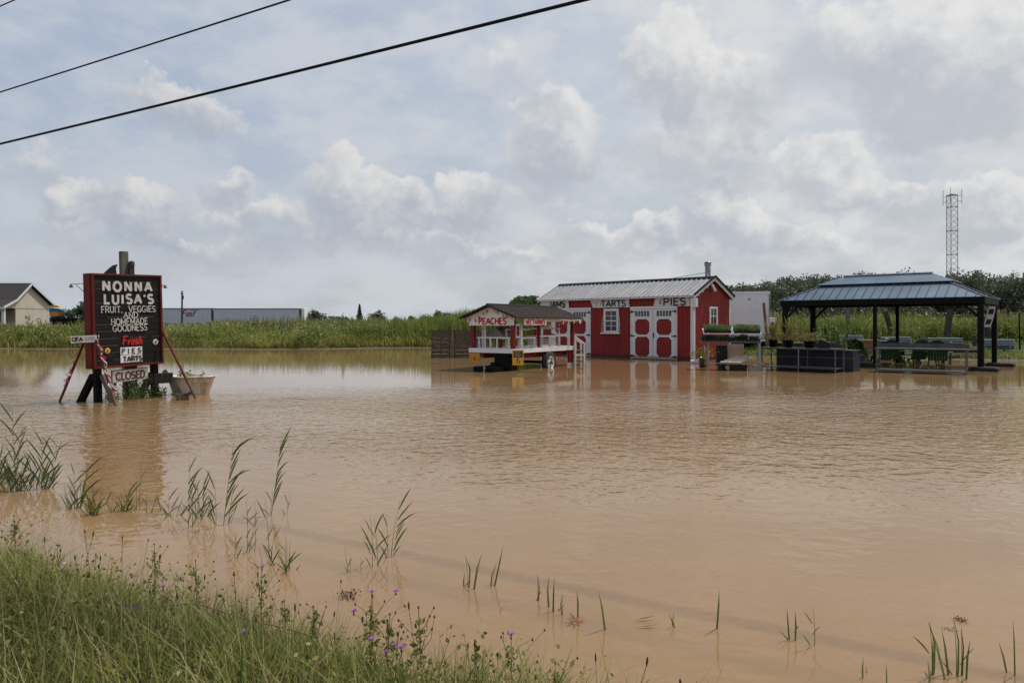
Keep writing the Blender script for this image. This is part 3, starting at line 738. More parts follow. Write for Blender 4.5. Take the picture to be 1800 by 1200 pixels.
def door_leaf(root, x0, x1, hinge_side, red='red_panel'):
    z0, z1 = .02, 2.07
    d = MB(); d.box(x0, x1, -.035, -.001, z0, z1); leaf = d.build('door', M[red], root)
    w = x1 - x0; ox0, ox1 = x0 + w * .16, x1 - w * .16
    fm = MB(); octagon_leaf(fm, x0 + .004, x1 - .004, z0, z1, -.036, .022, ox0, ox1, [(.117, .93), (1.015, 1.66), (1.775, 2.0)])
    # clipped corners belong to the two panels only, the third band is the light
    fm.build('door_frame', M['white_trim'], leaf)
    g = MB(); g.box(ox0 + .002, ox1 - .002, -.040, -.0365, 1.777, 1.998); g.build('pane', M['glass'], leaf)
    mu = MB(); n = 5
    for i in range(1, n):
        xx = ox0 + (ox1 - ox0) * i / n; mu.box(xx - .014, xx + .014, -.052, -.041, 1.777, 1.998)
    mu.build('muntin', M['white_trim'], leaf)
    for z in (.14, .97, 1.97):
        h = MB(); xe = x0 if hinge_side < 0 else x1; s_ = 1 if hinge_side < 0 else -1
        h.prism([(xe - s_ * .05, -.072, z - .05), (xe - s_ * .05, -.072, z + .05), (xe + s_ * .02, -.072, z + .03), (xe + s_ * .17, -.072, z + .008), (xe + s_ * .17, -.072, z - .008), (xe + s_ * .02, -.072, z - .03)], (0, .012, 0))
        h.build('hinge', M['black_metal'], leaf)
    return leaf
def shed():
    t = thing('red_shed', 'red board shed with white trim and a grey metal roof, standing in the flood', 'shed', SH_O, SH_R)
    Lg, Wd, ze, zr = 8.1, 2.9, 2.58, 3.26
    m = MB()
    m.prism([(0, 0, -.25), (0, Wd, -.25), (0, Wd, ze), (0, Wd / 2, zr), (0, 0, ze)], (Lg, 0, 0))
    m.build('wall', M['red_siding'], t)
    # roof slopes with standing ribs
    ov, oe = .157, .136; run = Wd / 2 + ov; e_z, r_z = 2.585, 3.365; sl = (r_z - e_z) / run
    m = MB()
    for sgn in (-1, 1):
        y_e = -ov if sgn < 0 else Wd + ov; y_r = Wd / 2
        m.prism([(-oe, y_e, e_z), (Lg + oe, y_e, e_z), (Lg + oe, y_r, r_z), (-oe, y_r, r_z)], (0, 0, -.035))
        n = 37
        for i in range(n):
            x = -oe + .06 + (Lg + 2 * oe - .12) * i / (n - 1)
            m.prism([(x - .022, y_e, e_z + .001), (x + .022, y_e, e_z + .001), (x + .010, y_e, e_z + .036), (x - .010, y_e, e_z + .036)], (0, y_r - y_e, r_z - e_z))
    roof = m.build('roof', M['roof_metal'], t)
    m = MB()
    for sgn in (-1, 1):
        m.prism([(-oe - .01, Wd / 2, r_z + .045), (Lg + oe + .01, Wd / 2, r_z + .045), (Lg + oe + .01, Wd / 2 + sgn * .15, r_z + .045 - .15 * sl), (-oe - .01, Wd / 2 + sgn * .15, r_z + .045 - .15 * sl)], (0, 0, -.012 if sgn < 0 else -.0125))
        for i in range(36):
            x = -oe + .06 + (Lg + 2 * oe - .12) * (i + .5) / 36
            y = Wd / 2 + sgn * .15
            m.box(x - .08, x + .08, y - .03, y + .012, r_z - .15 * sl - .01, r_z - .15 * sl + .036)
    m.build('ridge_cap', M['black_metal'], roof)
    m = MB()
    for x in (Lg + oe - .004,):
        for sgn in (-1, 1):
            y_e = -ov - .01 if sgn < 0 else Wd + ov + .01
            m.bar((x + .01, y_e, e_z + .03), (x + .01, Wd / 2, r_z + .04), .06, .05)
    m.build('gable_flashing', M['black_metal'], roof)
    m = MB()
    m.bar((-oe - .01, -ov - .01, e_z + .02), (-oe - .01, Wd / 2, r_z + .03), .05, .07); m.bar((-oe - .01, Wd + ov, e_z + .02), (-oe - .01, Wd / 2, r_z + .03), .05, .07)
    m.build('gable_flashing', M['white_clean'], roof)
    m = MB()                                                       # white rake boards, fascia and soffit edge
    for x in (Lg + oe - .03, -oe + .03):
        for sgn in (-1, 1):
            y_e = -ov + .005 if sgn < 0 else Wd + ov - .005
            m.bar((x, y_e, e_z - .085), (x, Wd / 2, r_z - .085), .025, .10)
    m.box(-oe + .05, Lg + oe - .05, -ov - .004, -ov + .02, e_z - .07, e_z - .037); m.box(-oe + .05, Lg + oe - .05, Wd + ov - .02, Wd + ov + .004, e_z - .115, e_z - .037)
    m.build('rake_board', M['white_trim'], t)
    for k_ in (.25, .45, .68):                                      # small blocks under the rake
        y = -ov + run * k_; z = e_z + (r_z - e_z) * k_ - .16
        m = MB(); m.box(Lg + .01, Lg + oe - .045, y - .04, y + .04, z - .05, z + .03); m.build('bracket', M['white_trim'], t)
    m = MB()
    m.box(Lg - .12, Lg + .012, -.025, -.001, -.05, 2.5); m.box(Lg + .001, Lg + .026, -.024, .09, -.05, 2.5)
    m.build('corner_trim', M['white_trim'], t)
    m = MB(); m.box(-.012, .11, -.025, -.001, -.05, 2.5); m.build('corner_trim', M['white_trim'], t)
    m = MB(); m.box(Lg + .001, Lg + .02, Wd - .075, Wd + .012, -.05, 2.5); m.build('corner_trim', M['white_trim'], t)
    # two pairs of doors
    for (a, b_) in ((.74, 2.90), (5.20, 7.30)):
        mid = (a + b_) / 2
        door_leaf(t, a, mid - .006, -1); door_leaf(t, mid + .006, b_, 1)
        m = MB(); m.box(a - .075, a - .004, -.05, -.001, -.02, 2.08); m.box(b_ + .004, b_ + .075, -.05, -.001, -.02, 2.08); m.box(a - .09, b_ + .09, -.055, -.001, 2.083, 2.185)
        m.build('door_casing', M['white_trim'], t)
    hd = MB(); hd.box(6.27, 6.30, -.10, -.06, .90, 1.06); hd.box(6.235, 6.33, -.075, -.06, 1.06, 1.085); hd.build('door_handle', M['black_metal'], t)
    # front window
    x0, x1, z0, z1 = 3.71, 4.50, 1.11, 2.12
    win = MB(); win.box(x0, x0 + .1, -.05, -.001, z0, z1); win.box(x1 - .1, x1, -.05, -.001, z0, z1); win.box(x0 + .1, x1 - .1, -.05, -.001, z1 - .1, z1); win.box(x0 + .1, x1 - .1, -.05, -.001, z0, z0 + .06)
    w = win.build('window', M['white_trim'], t)
    g = MB(); g.box(x0 + .1, x1 - .1, -.02, -.003, z0 + .06, z1 - .1); g.build('pane', M['glass'], w)
    mu = MB(); zm = (z0 + z1) / 2 - .02
    mu.box(x0 + .1, x1 - .1, -.036, -.0205, zm - .022, zm + .022); xm = (x0 + x1) / 2
    mu.box(xm - .012, xm + .012, -.034, -.0206, z0 + .06, z1 - .1)
    for z in ((z0 + .06 + zm) / 2, (z1 - .1 + zm) / 2): mu.box(x0 + .1, x1 - .1, -.0335, -.0207, z - .010, z + .010)
    mu.build('muntin', M['white_trim'], w)
    sl_ = MB(); sl_.box(3.58, 4.57, -.11, -.001, 1.035, 1.10); sl_.build('sill', M['white_trim'], w)
    for xa, s_ in ((x0 - .02, -1), (x1 + .02, 1)):
        br = MB(); br.tube([(xa, -.03, 1.85), (xa + s_ * .06, -.05, 1.45), (xa + s_ * .07, -.06, 1.12)], .012, 6); br.build('window_stay', M['white_trim'], w)
    # gable window
    y0, y1, z0, z1 = 1.18, 1.80, 1.40, 2.16
    win = MB(); win.box(Lg + .001, Lg + .05, y0, y0 + .085, z0, z1); win.box(Lg + .001, Lg + .05, y1 - .085, y1, z0, z1); win.box(Lg + .001, Lg + .05, y0 + .085, y1 - .085, z1 - .085, z1); win.box(Lg + .001, Lg + .06, y0 + .085, y1 - .085, z0, z0 + .05)
    w = win.build('window', M['white_trim'], t)
    g = MB(); g.box(Lg + .003, Lg + .02, y0 + .085, y1 - .085, z0 + .05, z1 - .085); g.build('pane', M['glass'], w)
    mu = MB(); ym = (y0 + y1) / 2; zm = (z0 + z1) / 2
    mu.box(Lg + .0205, Lg + .036, ym - .011, ym + .011, z0 + .05, z1 - .085); mu.box(Lg + .0206, Lg + .038, y0 + .085, y1 - .085, zm - .018, zm + .018)
    mu.build('muntin', M['white_trim'], w)
    # junction box on the corner, floodlight under the gable
    m = MB(); m.box(Lg - .04, Lg + .19, -.18, .02, 2.12, 2.46); m.build('junction_box', M['white_trim'], t, bevel=.012)
    m = MB(); m.bar((Lg + .06, Wd / 2 - .16, 3.06), (Lg + .16, Wd / 2 - .05, 2.78), .15, .09); m.build('floodlight', M['trailer_white'], t, bevel=.01)
    # stove pipe with cap, boot and stays
    pxx, pyy = 7.62, 1.93
    zb = r_z - (pyy - Wd / 2) * sl
    m = MB(); m.tube([(pxx, pyy, zb - .05), (pxx, pyy, 3.93)], .115, 18); p = m.build('stove_pipe', M['galv'], t)
    m = MB(); m.lathe([(.13, 0), (.145, .01), (.145, .05), (.13, .06), (.13, .10), (.155, .11), (.155, .14), (.02, .19), (.0, .19)], 18, (pxx, pyy, 3.88)); m.build('pipe_cap', M['galv'], p)
    m = MB(); m.tube([(pxx, pyy, 3.60), (pxx - 1.35, pyy - .42, r_z + .06)], .012, 6); m.tube([(pxx + .06, pyy - .08, 3.62), (pxx + .28, pyy - .5, r_z + .03)], .014, 6); m.build('pipe_stay', M['galv'], p)
    m = MB(); m.lathe([(.30, -.10), (.24, .03), (.13, .10)], 14, (pxx + .10, pyy + .3, zb - .10)); m.bar((pxx + .1, pyy + .32, zb - .02), (pxx + .42, pyy + .62, zb - .14), .22, .08); m.build('pipe_boot', M['black_plastic'], p)
    m = MB(); m.bar((.35, Wd / 2 + .45, 3.22), (.62, Wd / 2 + .5, 3.24), .15, .16); m.build('roof_vent', M['black_plastic'], t)
    m = MB(); m.box(-.1, Lg + .1, -.09, Wd + .08, -.3, -.0505); m.build('skid', M['dark_wood'], t)
shed()
def banner(word, label, x0, x1, z0, z1, skew0, skew1, tx, tw, th, mark=None):
    y = -.062
    t = thing('cloth_banner', label, 'banner', shed_pt((x0 + x1) / 2, y, z0), SH_R, 'white cloth banners under the shed eave')
    cx = (x0 + x1) / 2; n = 14; vs = []; fs = []
    for i in range(n + 1):
        f = i / n
        for j, z in enumerate((0, z1 - z0)):
            xx = (x0 - cx) + (x1 - x0) * f + (skew0 if j == 0 else 0) * (1 - f) + (skew1 if j == 0 else 0) * f
            vs.append((xx, .006 * math.sin(i * 1.9 + j), z + .008 * math.sin(i * 1.3)))
    for i in range(n): fs.append((2*i, 2*i+2, 2*i+3, 2*i+1))
    b = MB(); o_ = len(vs); b.add(vs, fs, 0, True); b.add([(p[0], p[1] + .008, p[2]) for p in vs], [f[::-1] for f in fs], 0, True)
    b.build('cloth', M['cloth_white'], t)
    l = MB(); write(l, word, th, th * .23, FRONT(tx - cx, -.012, .05), .16, width=tw); l.build('lettering', M['lettering_black'], t)
    if mark:
        for (mx_, mz, pts) in mark:
            q = MB(); strip(q, [(mx_ - cx + a, mz + b_) for a, b_ in pts], .03, tuple(Vector(v) for v in ((0, -.009, 0), (1, 0, 0), (0, 0, 1), (0, -1, 0))), .003, 0, 0); q.build('painted_mark', M['terracotta'], t)
banner('JAMS', 'white cloth banner lettered JAMS at the far end of the shed eave', -.02, 1.70, 2.19, 2.555, 0, .05, 1.03, .98, .27)
banner('TARTS', 'white cloth banner lettered TARTS above the shed window', 2.96, 5.06, 2.17, 2.545, .16, .02, 4.25, 1.30, .235,
       [(3.35, .10, arc(0, .07, .06, .06, 0, 300, 8)), (3.52, .12, [(0, 0), (.08, .06), (.02, .10)])])
banner('PIES', 'white cloth banner lettered PIES above the double doors', 6.36, 7.96, 2.17, 2.54, -.08, 0, 7.28, 1.02, .27,
       [(6.62, .09, arc(0, .08, .05, .08, 60, 330, 8)), (6.66, .10, [(0, 0), (-.06, .12), (.02, .18)])])

# ------------------------------------------------------------------ fruit wagon
WG_O, WG_R = (.053, 22.3, 0), math.atan2(.835, .55)
def wagon_pt(x, y, z):
    c, s = math.cos(WG_R), math.sin(WG_R)
    return (WG_O[0] + x * c - y * s, WG_O[1] + x * s + y * c, z)
ENDF = lambda y, z, x=0.0: (Vector((x, y, z)), Vector((0, -1, 0)), Vector((0, 0, 1)), Vector((-1, 0, 0)))
def wagon():
    t = thing('fruit_wagon', 'white and red roofed fruit stand built on a wheeled wagon, lettered PEACHES', 'fruit stand', WG_O, WG_R)
    Lg, Wd = 3.95, 1.65
    m = MB(); m.box(0, Lg, 0, Wd, .60, .655); m.build('deck', M['white_paint'], t)
    m = MB()
    m.box(-.05, -.015, -.05, Wd + .05, .545, .69); m.box(-.0149, Lg + .05, -.05, -.015, .545, .69); m.box(-.0149, Lg + .05, Wd + .015, Wd + .05, .545, .69); m.box(Lg + .0151, Lg + .05, -.0149, Wd + .0149, .545, .69)
    m.build('skirt_board', M['white_paint'], t, bevel=.006)
    m = MB(); m.box(.3, Lg - .1, .25, .34, .36, .60); m.box(.3, Lg - .1, Wd - .34, Wd - .25, .36, .60)
    for x in (.35, 1.3, 2.2, 3.1, 3.75): m.box(x, x + .09, .05, Wd - .05, .48, .599)
    m.box(Lg - .35, Lg - .02, .04, .10, .1, .545)
    m.build('chassis', M['red_paint'], t)
    # wheels
    for (x, y) in ((2.12, -.10), (2.12, Wd - .08)):
        o_ = MB(); c = (x, y, .18)
        o_.lathe([(.23, 0), (.34, .0), (.365, .03), (.37, .09), (.365, .15), (.34, .18), (.23, .18)], 32, c, axis='y')
        tyre = o_.build('wheel', M['rubber'], t)
        r = MB(); r.lathe([(.0, .035), (.07, .03), (.09, .045), (.17, .05), (.20, .02), (.232, .012), (.232, .06)], 30, (x, y - .004, .18), axis='y'); r.build('rim', M['white_clean'], tyre)
        st = MB(); pts = []
        for i in range(10):
            a = i * math.pi / 5 + .3; rr = .09 if i % 2 == 0 else .042
            pts.append((x + rr * math.cos(a), y - .012, .18 + rr * math.sin(a)))
        st.prism(pts, (0, .03, 0)); st.build('hub_star', M['red_paint'], tyre)
        for i in range(5):
            hl = MB(); a = i * 2 * math.pi / 5 + .9; hl.lathe([(0, 0), (.026, 0), (.026, .01)], 10, (x + .145 * math.cos(a), y + .016, .18 + .145 * math.sin(a)), axis='y', sx=1.0, sy=1.3); hl.build('rim_hole', M['black_metal'], tyre)
    m = MB(); m.tube([(2.12, 0, .18), (2.12, Wd, .18)], .05, 10); m.build('axle', M['black_metal'], t)
    m = MB(); m.box(-.05, .35, .1, .85, -.1, .25); m.box(.02, .3, .3, .75, .251, .545); m.bar((-.8, .55, .12), (0, .55, .2), .09, .09); m.box(-.78, -.22, .22, .98, -.1, .155)
    m.build('drawbar', M['black_metal'], t, bevel=.012)
    m = MB(); m.lathe([(0, -.01), (.035, 0), (.045, .04), (.03, .075), (0, .08)], 12, (-.8, .5, .10), axis='y'); m.tube([(-.8, .55, -.05), (-.8, .55, .25)], .03, 8); m.build('hitch', M['galv'], t)
    # posts
    for (x, y, s_, z1, mm) in ((.0, .0, .12, 1.66, 'red_paint'), (.0, Wd - .12, .12, 1.66, 'red_paint'), (1.52, .0, .075, 1.7, 'red_paint'), (3.83, 0, .12, 1.66, 'red_paint'), (3.83, Wd - .12, .12, 1.66, 'red_paint'), (1.6, Wd - .08, .08, 1.7, 'red_paint'),
                               (.47, .02, .075, 1.68, 'white_paint'), (.55, Wd - .1, .06, 1.68, 'white_paint'), (.06, 1.12, .035, 1.42, 'white_paint'), (.06, .66, .03, 1.0, 'white_paint')):
        m = MB(); m.box(x, x + s_, y, y + s_, .656, z1); m.build('post', M[mm], t)
    # roof
    yo0, yo1, xo0, xo1 = -.28, Wd + .28, -.26, Lg + .12; ze, zr, yr = 1.665, 2.065, Wd / 2
    m = MB()
    for y_e in (yo0, yo1):
        m.prism([(xo0, y_e, ze), (xo1, y_e, ze), (xo1, yr, zr), (xo0, yr, zr)], (0, 0, -.028))
        for i in range(46):                                          # corrugations
            x = xo0 + .05 + (xo1 - xo0 - .1) * i / 45
            m.prism([(x - .025, y_e, ze + .0005), (x + .025, y_e, ze + .0005), (x, y_e, ze + .016)], (0, yr - y_e, zr - ze))
    for sgn, y_e in ((-1, yo0), (1, yo1)):
        n = 15
        for i in range(n):                                           # scalloped sheet edge on the gable
            f = (i + .5) / n; y = y_e + (yr - y_e) * f; z = ze + (zr - ze) * f
            m.box(xo0 - .02, xo0 - .001, y - .035, y + .035, z - .05, z + .012)
    m.tube([(xo0 - .01, yr, zr + .008), (xo1, yr, zr + .008)], .035, 8)
    m.build('roof', M['brown_roof'], t)
    m = MB(); m.prism([(-.06, -.24, 1.615), (-.06, Wd + .24, 1.615), (-.06, yr, 2.02)], (.04, 0, 0)); m.prism([(-.06, -.03, 1.41), (-.06, Wd + .03, 1.41), (-.06, Wd + .03, 1.6149), (-.06, -.03, 1.6149)], (.04, 0, 0))
    gp = m.build('gable_panel', M['white_paint'], t)
    l = MB(); write(l, 'PEACHES', .185, .043, ENDF(.76, 1.455, -.061), .15, width=1.05); l.build('lettering', M['red_bright'], gp)
    m = MB()
    m.box(.30, Lg + .05, -.22, -.19, 1.53, 1.64); m.box(2.35, Lg + .10, -.245, -.2205, 1.555, 1.68); m.box(Lg + .0501, Lg + .08, -.22, Wd + .22, 1.53, 1.64); m.build('eave_board', M['cream'], t)
    # display shelves inside: two slatted tiers around the deck and a sloping cover
    def shelf(x0, x1, y0, y1, z, legs):
        s_ = MB(); s_.box(x0, x1, y0, y1, z - .022, z + .022)
        for (lx, ly) in legs: s_.box(lx - .025, lx + .025, ly - .025, ly + .025, .656, z - .0225)
        s_.build('shelf', M['white_paint'], t)
    shelf(.14, .50, .20, Wd - .14, 1.02, [(.18, Wd - .2), (.18, .30), (.18, 1.0)])
    shelf(.62, 1.46, .08, .55, 1.01, [(.66, .12), (1.42, .12), (1.05, .5)])
    shelf(.62, 1.46, .30, .75, 1.28, [(1.42, .70), (.66, .72)])
    shelf(1.70, 3.76, .08, .60, 1.05, [(1.74, .12), (2.40, .12), (3.05, .12), (3.72, .12)])
    shelf(1.70, 3.76, .48, 1.0, 1.30, [(3.72, .52), (1.74, .9)])
    m = MB()
    for z in (.74, .82, .90): m.box(1.78, 3.68, .60, .62, z, z + .045)
    for x in (2.05, 2.7, 3.3): m.box(x, x + .05, .621, .645, .66, 1.02)
    m.build('slat_panel', M['white_paint'], t)
    m = MB(); m.prism([(.5, Wd - .25, 1.03), (.5, .70, 1.03), (.5, (Wd + .4) / 2, 1.34)], (1.2, 0, 0)); m.build('display_ramp', M['tan'], t)
    m = MB(); m.bar((2.0, .9, 1.36), (2.7, .9, 1.56), .06, .05); m.bar((2.7, .9, 1.56), (3.6, .9, 1.36), .06, .05); m.build('display_frame', M['white_paint'], t)
wagon()
# the NECTARINES panel hangs from the eave
t = thing('eave_sign', 'white panel lettered NECTARINES in red hanging under the wagon eave', 'sign', wagon_pt(.26, -.235, 1.42), WG_R)
m = MB(); m.box(0, 1.32, 0, .02, 0, .20); m.build('panel', M['white_clean'], t)
m = MB(); write(m, 'NECTARINES', .14, .036, FRONT(.64, -.001, .03), .14, width=1.16, slant=.22); m.build('lettering', M['red_bright'], t)
# price boards
def price_board(label, loc, rz, w, h, two, tilt=0):
    t = thing('price_board', label, 'sign', loc, rz)
    m = MB(); m.box(-w/2, w/2, 0, .015, 0, h); m.build('panel', M['yellow' if two else 'orange'], t)
    q = MB()
    if two:
        q.box(-w/2 + .03, w/2 - .03, -.004, -.0005, h * .50, h * .95)
        q.build('black_field', M['lettering_black'], t)
        q = MB()
        for i, (z, ww) in enumerate(((.83, .55), (.70, .62), (.57, .5))):
            x = -w * ww / 2
            while x < w * ww / 2 - .02:
                strip(q, [(x, h * z), (x + .012, h * z + .03)], .014, tuple(Vector(v) for v in ((0, -.004, 0), (1, 0, 0), (0, 0, 1), (0, -1, 0))), .003, 0, 0); x += .03
        q.build('lettering', M['yellow'], t)
        q = MB(); write(q, 'f', .15, .022, FRONT(-.03, -.001, .06), .1, slant=.1); write(q, '2', .085, .018, FRONT(.045, -.001, .05), .1)
        q.build('lettering', M['lettering_black'], t)
    else:
        write(q, '2', .09, .018, FRONT(0, -.001, .08), .1, slant=.1); q.build('lettering', M['lettering_black'], t)
price_board('yellow and black price board hanging at the near corner of the wagon', wagon_pt(.03, -.14, .19), R(18), .36, .46, True)
price_board('plain orange price board hanging under the left end of the wagon', wagon_pt(-.12, 1.42, .25), R(-22), .37, .28, False)
t = thing('notice_card', 'small framed notice card fixed to the red corner post of the wagon', 'notice', wagon_pt(.2, -.03, 1.04), R(38))
m = MB(); m.box(-.08, .08, 0, .015, 0, .42); m.build('frame', M['white_clean'], t)
m = MB(); m.box(-.06, .06, -.003, -.0005, .04, .36); m.build('card', M['slate_box'], t)
m = MB(); m.box(-.03, .03, -.006, -.0035, .18, .23); m.box(-.05, .05, -.006, -.0035, .07, .10); m.build('print', M['red_bright'], t)
def flags(name, label, path, n, size, group, drop=.0, seed=1):
    """A string of small red and white flags along a path of world points."""
    rr = random.Random(seed); t = thing(name, label, 'bunting', path[0], 0, group)
    P_ = [Vector(p) - Vector(path[0]) for p in path]; m = MB(); m.tube(P_, .005, 5); m.build('cord', M['white_clean'], t)
    for k_ in range(n):
        f = (k_ + .5) / n * (len(P_) - 1); i = int(f); d = (P_[i+1] - P_[i]); a = P_[i] + d * (f - i); ax = d.normalized()
        w = size * rr.uniform(.8, 1.2); h = size * rr.uniform(.55, .8); sw = Vector((rr.uniform(-.3, .3), rr.uniform(-.3, .3), -1)) * h
        q = MB()
        A = [a + ax * (w * (s_ - .5)) for s_ in (0, .27, .73, 1)]; th = ax.cross(sw).normalized() * .004
        for j, mm in ((0, 0), (1, 1), (2, 0)):
            q.prism([A[j], A[j+1], A[j+1] + sw * rr.uniform(.85, 1.1), A[j] + sw * rr.uniform(.85, 1.1)], th, mm)
        c = (A[1] + A[2]) / 2 + sw * .5
        q.prism([c + ax * w * .1, c - sw * .2, c - ax * w * .1, c + sw * .22], th * 1.6, 0)
        q.build('flag', [M['red_bright'], M['white_clean']], t)
G_B = 'flag bunting on the fruit wagon'
flags('flag_bunting', 'red and white maple flags strung up the left slope of the PEACHES gable', [wagon_pt(-.09, 1.86, 1.62), wagon_pt(-.10, 1.34, 1.66), wagon_pt(-.10, .86, 1.97)], 3, .17, G_B, seed=3)
flags('flag_bunting', 'red and white maple flags strung down the right slope of the PEACHES gable', [wagon_pt(-.10, .78, 1.97), wagon_pt(-.10, .26, 1.74), wagon_pt(-.09, -.2, 1.63)], 3, .14, G_B, seed=5)
flags('flag_bunting', 'red maple flags draped at the far end of the wagon eave', [wagon_pt(2.5, -.27, 1.60), wagon_pt(3.2, -.29, 1.56), wagon_pt(4.0, -.27, 1.62)], 4, .17, G_B, seed=8)
flags('flag_bunting', 'drooping red and white flags between the wagon posts under the eave', [wagon_pt(1.5, -.06, 1.52), wagon_pt(2.4, -.08, 1.45), wagon_pt(3.6, -.06, 1.50)], 4, .13, G_B, seed=11)
t = thing('cloth_bundle', 'rounded white cloth bundle lying on the upper wagon shelf', 'cloth', wagon_pt(2.9, .72, 1.33), WG_R)
m = MB(); m.lathe([(.0, .20), (.12, .19), (.24, .14), (.33, .06), (.36, 0), (0, 0)], 18, (0, 0, 0), sx=1.5, sy=.7); m.build('cloth', M['white_clean'], t)
# white steps with a sloping handrail at the far end of the wagon
t = thing('wooden_steps', 'white wooden steps with a sloping handrail at the back of the fruit wagon', 'steps', (px(1010, 25.4), 25.4, 0), R(8))
for (ya) in (0, .5):
    m = MB(); m.box(0, .065, ya, ya + .065, -.3, 1.02); m.box(.33, .39, ya, ya + .06, -.3, .74); m.bar((.0, ya + .03, 1.04), (.40, ya + .03, .74), .065, .055); m.box(.0651, .3299, ya + .01, ya + .05, .33, .39)
    m.build('handrail', M['white_paint'], t)
for i, z in enumerate((.12, .32, .50)):
    m = MB(); m.box(.06 + .0 * i, .33, .0655, .4995, z, z + .035); m.build('tread', M['brown_wood'], t)

# ------------------------------------------------------------------ roadside signboard
SG_O, SG_R = (-7.68, 13.3, 0), math.atan2(1.23, .69)
def sign_pt(x, y, z):
    c, s = math.cos(SG_R), math.sin(SG_R)
    return (SG_O[0] + x * c - y * s, SG_O[1] + x * s + y * c, z)
def signboard():
    t = thing('roadside_sign', 'black plank signboard in a red frame lettered NONNA LUISA\'S on black posts', 'signboard', SG_O, SG_R)
    t.rotation_euler = (0, R(-1.7), SG_R)
    Wd, zb, zt, dp = 1.41, .62, 2.39, .28; Hh = zt - zb
    m = MB()
    n = 13
    for i in range(n):
        z0 = zb + .02 + (Hh - .04) * i / n; z1 = zb + .02 + (Hh - .04) * (i + 1) / n - .006
        m.box(.04, Wd - .04, .025 + .003 * (i % 3 == 1), .05, z0, z1)
    m.box(.03, Wd - .03, .0505, .07, zb + .01, zt - .01)
    board = m.build('board', M['board_black'], t)
    m = MB(); rr = random.Random(4)
    for i in range(1, n):
        z = zb + .02 + (Hh - .04) * i / n - .003
        x = .06
        while x < Wd - .2:
            w = rr.uniform(.08, .5)
            if rr.random() < .6: m.box(x, min(x + w, Wd - .06), .0235, .0248, z - .002, z + .0045)
            x += w + rr.uniform(.05, .3)
    m.build('worn_edge', M['grey_wood'], board)
    m = MB()
    m.box(0, .04, 0, dp, zb, zt); m.box(Wd - .04, Wd, 0, dp, zb, zt); m.box(.0401, Wd - .0401, .001, dp - .001, zt - .04, zt - .001); m.box(.0401, Wd - .0401, .001, dp - .001, zb + .001, zb + .04)
    m.build('frame', M['red_frame'], t, bevel=.004)
    m = MB(); m.box(-.014, -.0005, .05, dp - .05, zb + .02, zt - .02); m.build('side_batten', M['red_frame'], t)
    m = MB(); m.box(.04, Wd - .04, dp - .05, dp - .03, zb + .04, zt - .04); m.build('back_panel', M['board_black'], t)
    zz = lambda f: zt - f * Hh
    y = .0215
    def line(word, f0, f1, x0, x1, stroke, serif, mm, name='lettering', **k):
        l = MB(); h = (f1 - f0) * Hh; write(l, word, h, h * stroke, FRONT((x0 + x1) / 2 * Wd, y, zz(f1)), k.pop('sp', .16), serif, width=(x1 - x0) * Wd, jitter=k.pop('jit', .03), **k)
        l.build(name, M[mm], board)
    line('NONNA', .085, .182, .15, .845, .27, False, 'lettering_white', sp=.44)
    line("LUISA'S", .222, .318, .165, .865, .26, False, 'lettering_white', sp=.33)
    line('FRUIT,  VEGGIES', .347, .412, .12, .895, .135, True, 'lettering_white')
    line('AND', .414, .476, .425, .63, .135, True, 'lettering_white')
    line('HOMEMADE', .480, .545, .25, .775, .135, True, 'lettering_white')
    line('GOODNESS', .549, .614, .27, .76, .135, True, 'lettering_white')
    line('Fresh', .675, .765, .40, .675, .22, False, 'red_bright', 'script', slant=.18, sp=.10)
    for word, f0, f1, x0, x1, tw in (('PIES', .792, .870, .365, .68, .88), ('TARTS', .876, .958, .365, .68, .86)):
        p = MB(); p.box(x0 * Wd, x1 * Wd, .014, .0225, zz(f1), zz(f0)); q = p.build('letter_panel', M['white_clean'], board, bevel=.003)
        l = MB(); h = (f1 - f0) * Hh * .62; ww = (x1 - x0) * Wd
        write(l, word, h, h * (.17 if word == 'PIES' else .26), FRONT((x0 + x1) / 2 * Wd + (.02 if word == 'TARTS' else 0), .0125, zz(f1) + (f1 - f0) * Hh * .18), .55 if word == 'PIES' else .14, word == 'PIES', width=ww * tw, jitter=.04)
        l.build('lettering', M['lettering_black'], q)
    for (fx, fz, mat_, c2, stem, r) in ((.19, .818, 'yellow', 'brown_wood', .14, .055), (.885, .752, 'pink_flower', 'maroon', .24, .058)):
        q = MB(); x, z = fx * Wd, zz(fz)
        for i in range(6):
            a = i * math.pi / 3 + .2; cx, cz = x + r * .62 * math.cos(a), z + r * .62 * math.sin(a)
            q.lathe([(0, -.004), (r * .40, -.003), (r * .45, .006)], 10, (cx, .018 - .0006 * i, cz), axis='y')
        q.build('flower_cutout', M[mat_], board)
        q = MB(); q.lathe([(0, -.006), (r * .34, -.005), (r * .36, .004)], 10, (x, .012, z), axis='y'); q.build('flower_centre', M[c2], board)
        q = MB(); q.tube([(x, .020, z - r * .9), (x + .02, .020, z - stem)], .006, 6); q.prism([(x, .0185, z - stem * .7), (x - .06, .0185, z - stem * .45), (x - .03, .0185, z - stem * .75)], (0, .003, 0)); q.prism([(x + .01, .0185, z - stem * .7), (x + .08, .0185, z - stem * .4), (x + .05, .0185, z - stem * .75)], (0, .003, 0))
        q.build('flower_stem', M['slate_box'], board)
    # posts
    for x in (.06, Wd - .20):
        m = MB(); m.box(x, x + .115, .06, .17, -.35, zb - .001); m.build('post', M['black_metal'], t, bevel=.006)
    m = MB(); m.box(.84, .98, dp + .12, dp + .22, -.35, 2.86); m.build('rear_post', M['grey_wood'], t, bevel=.006)
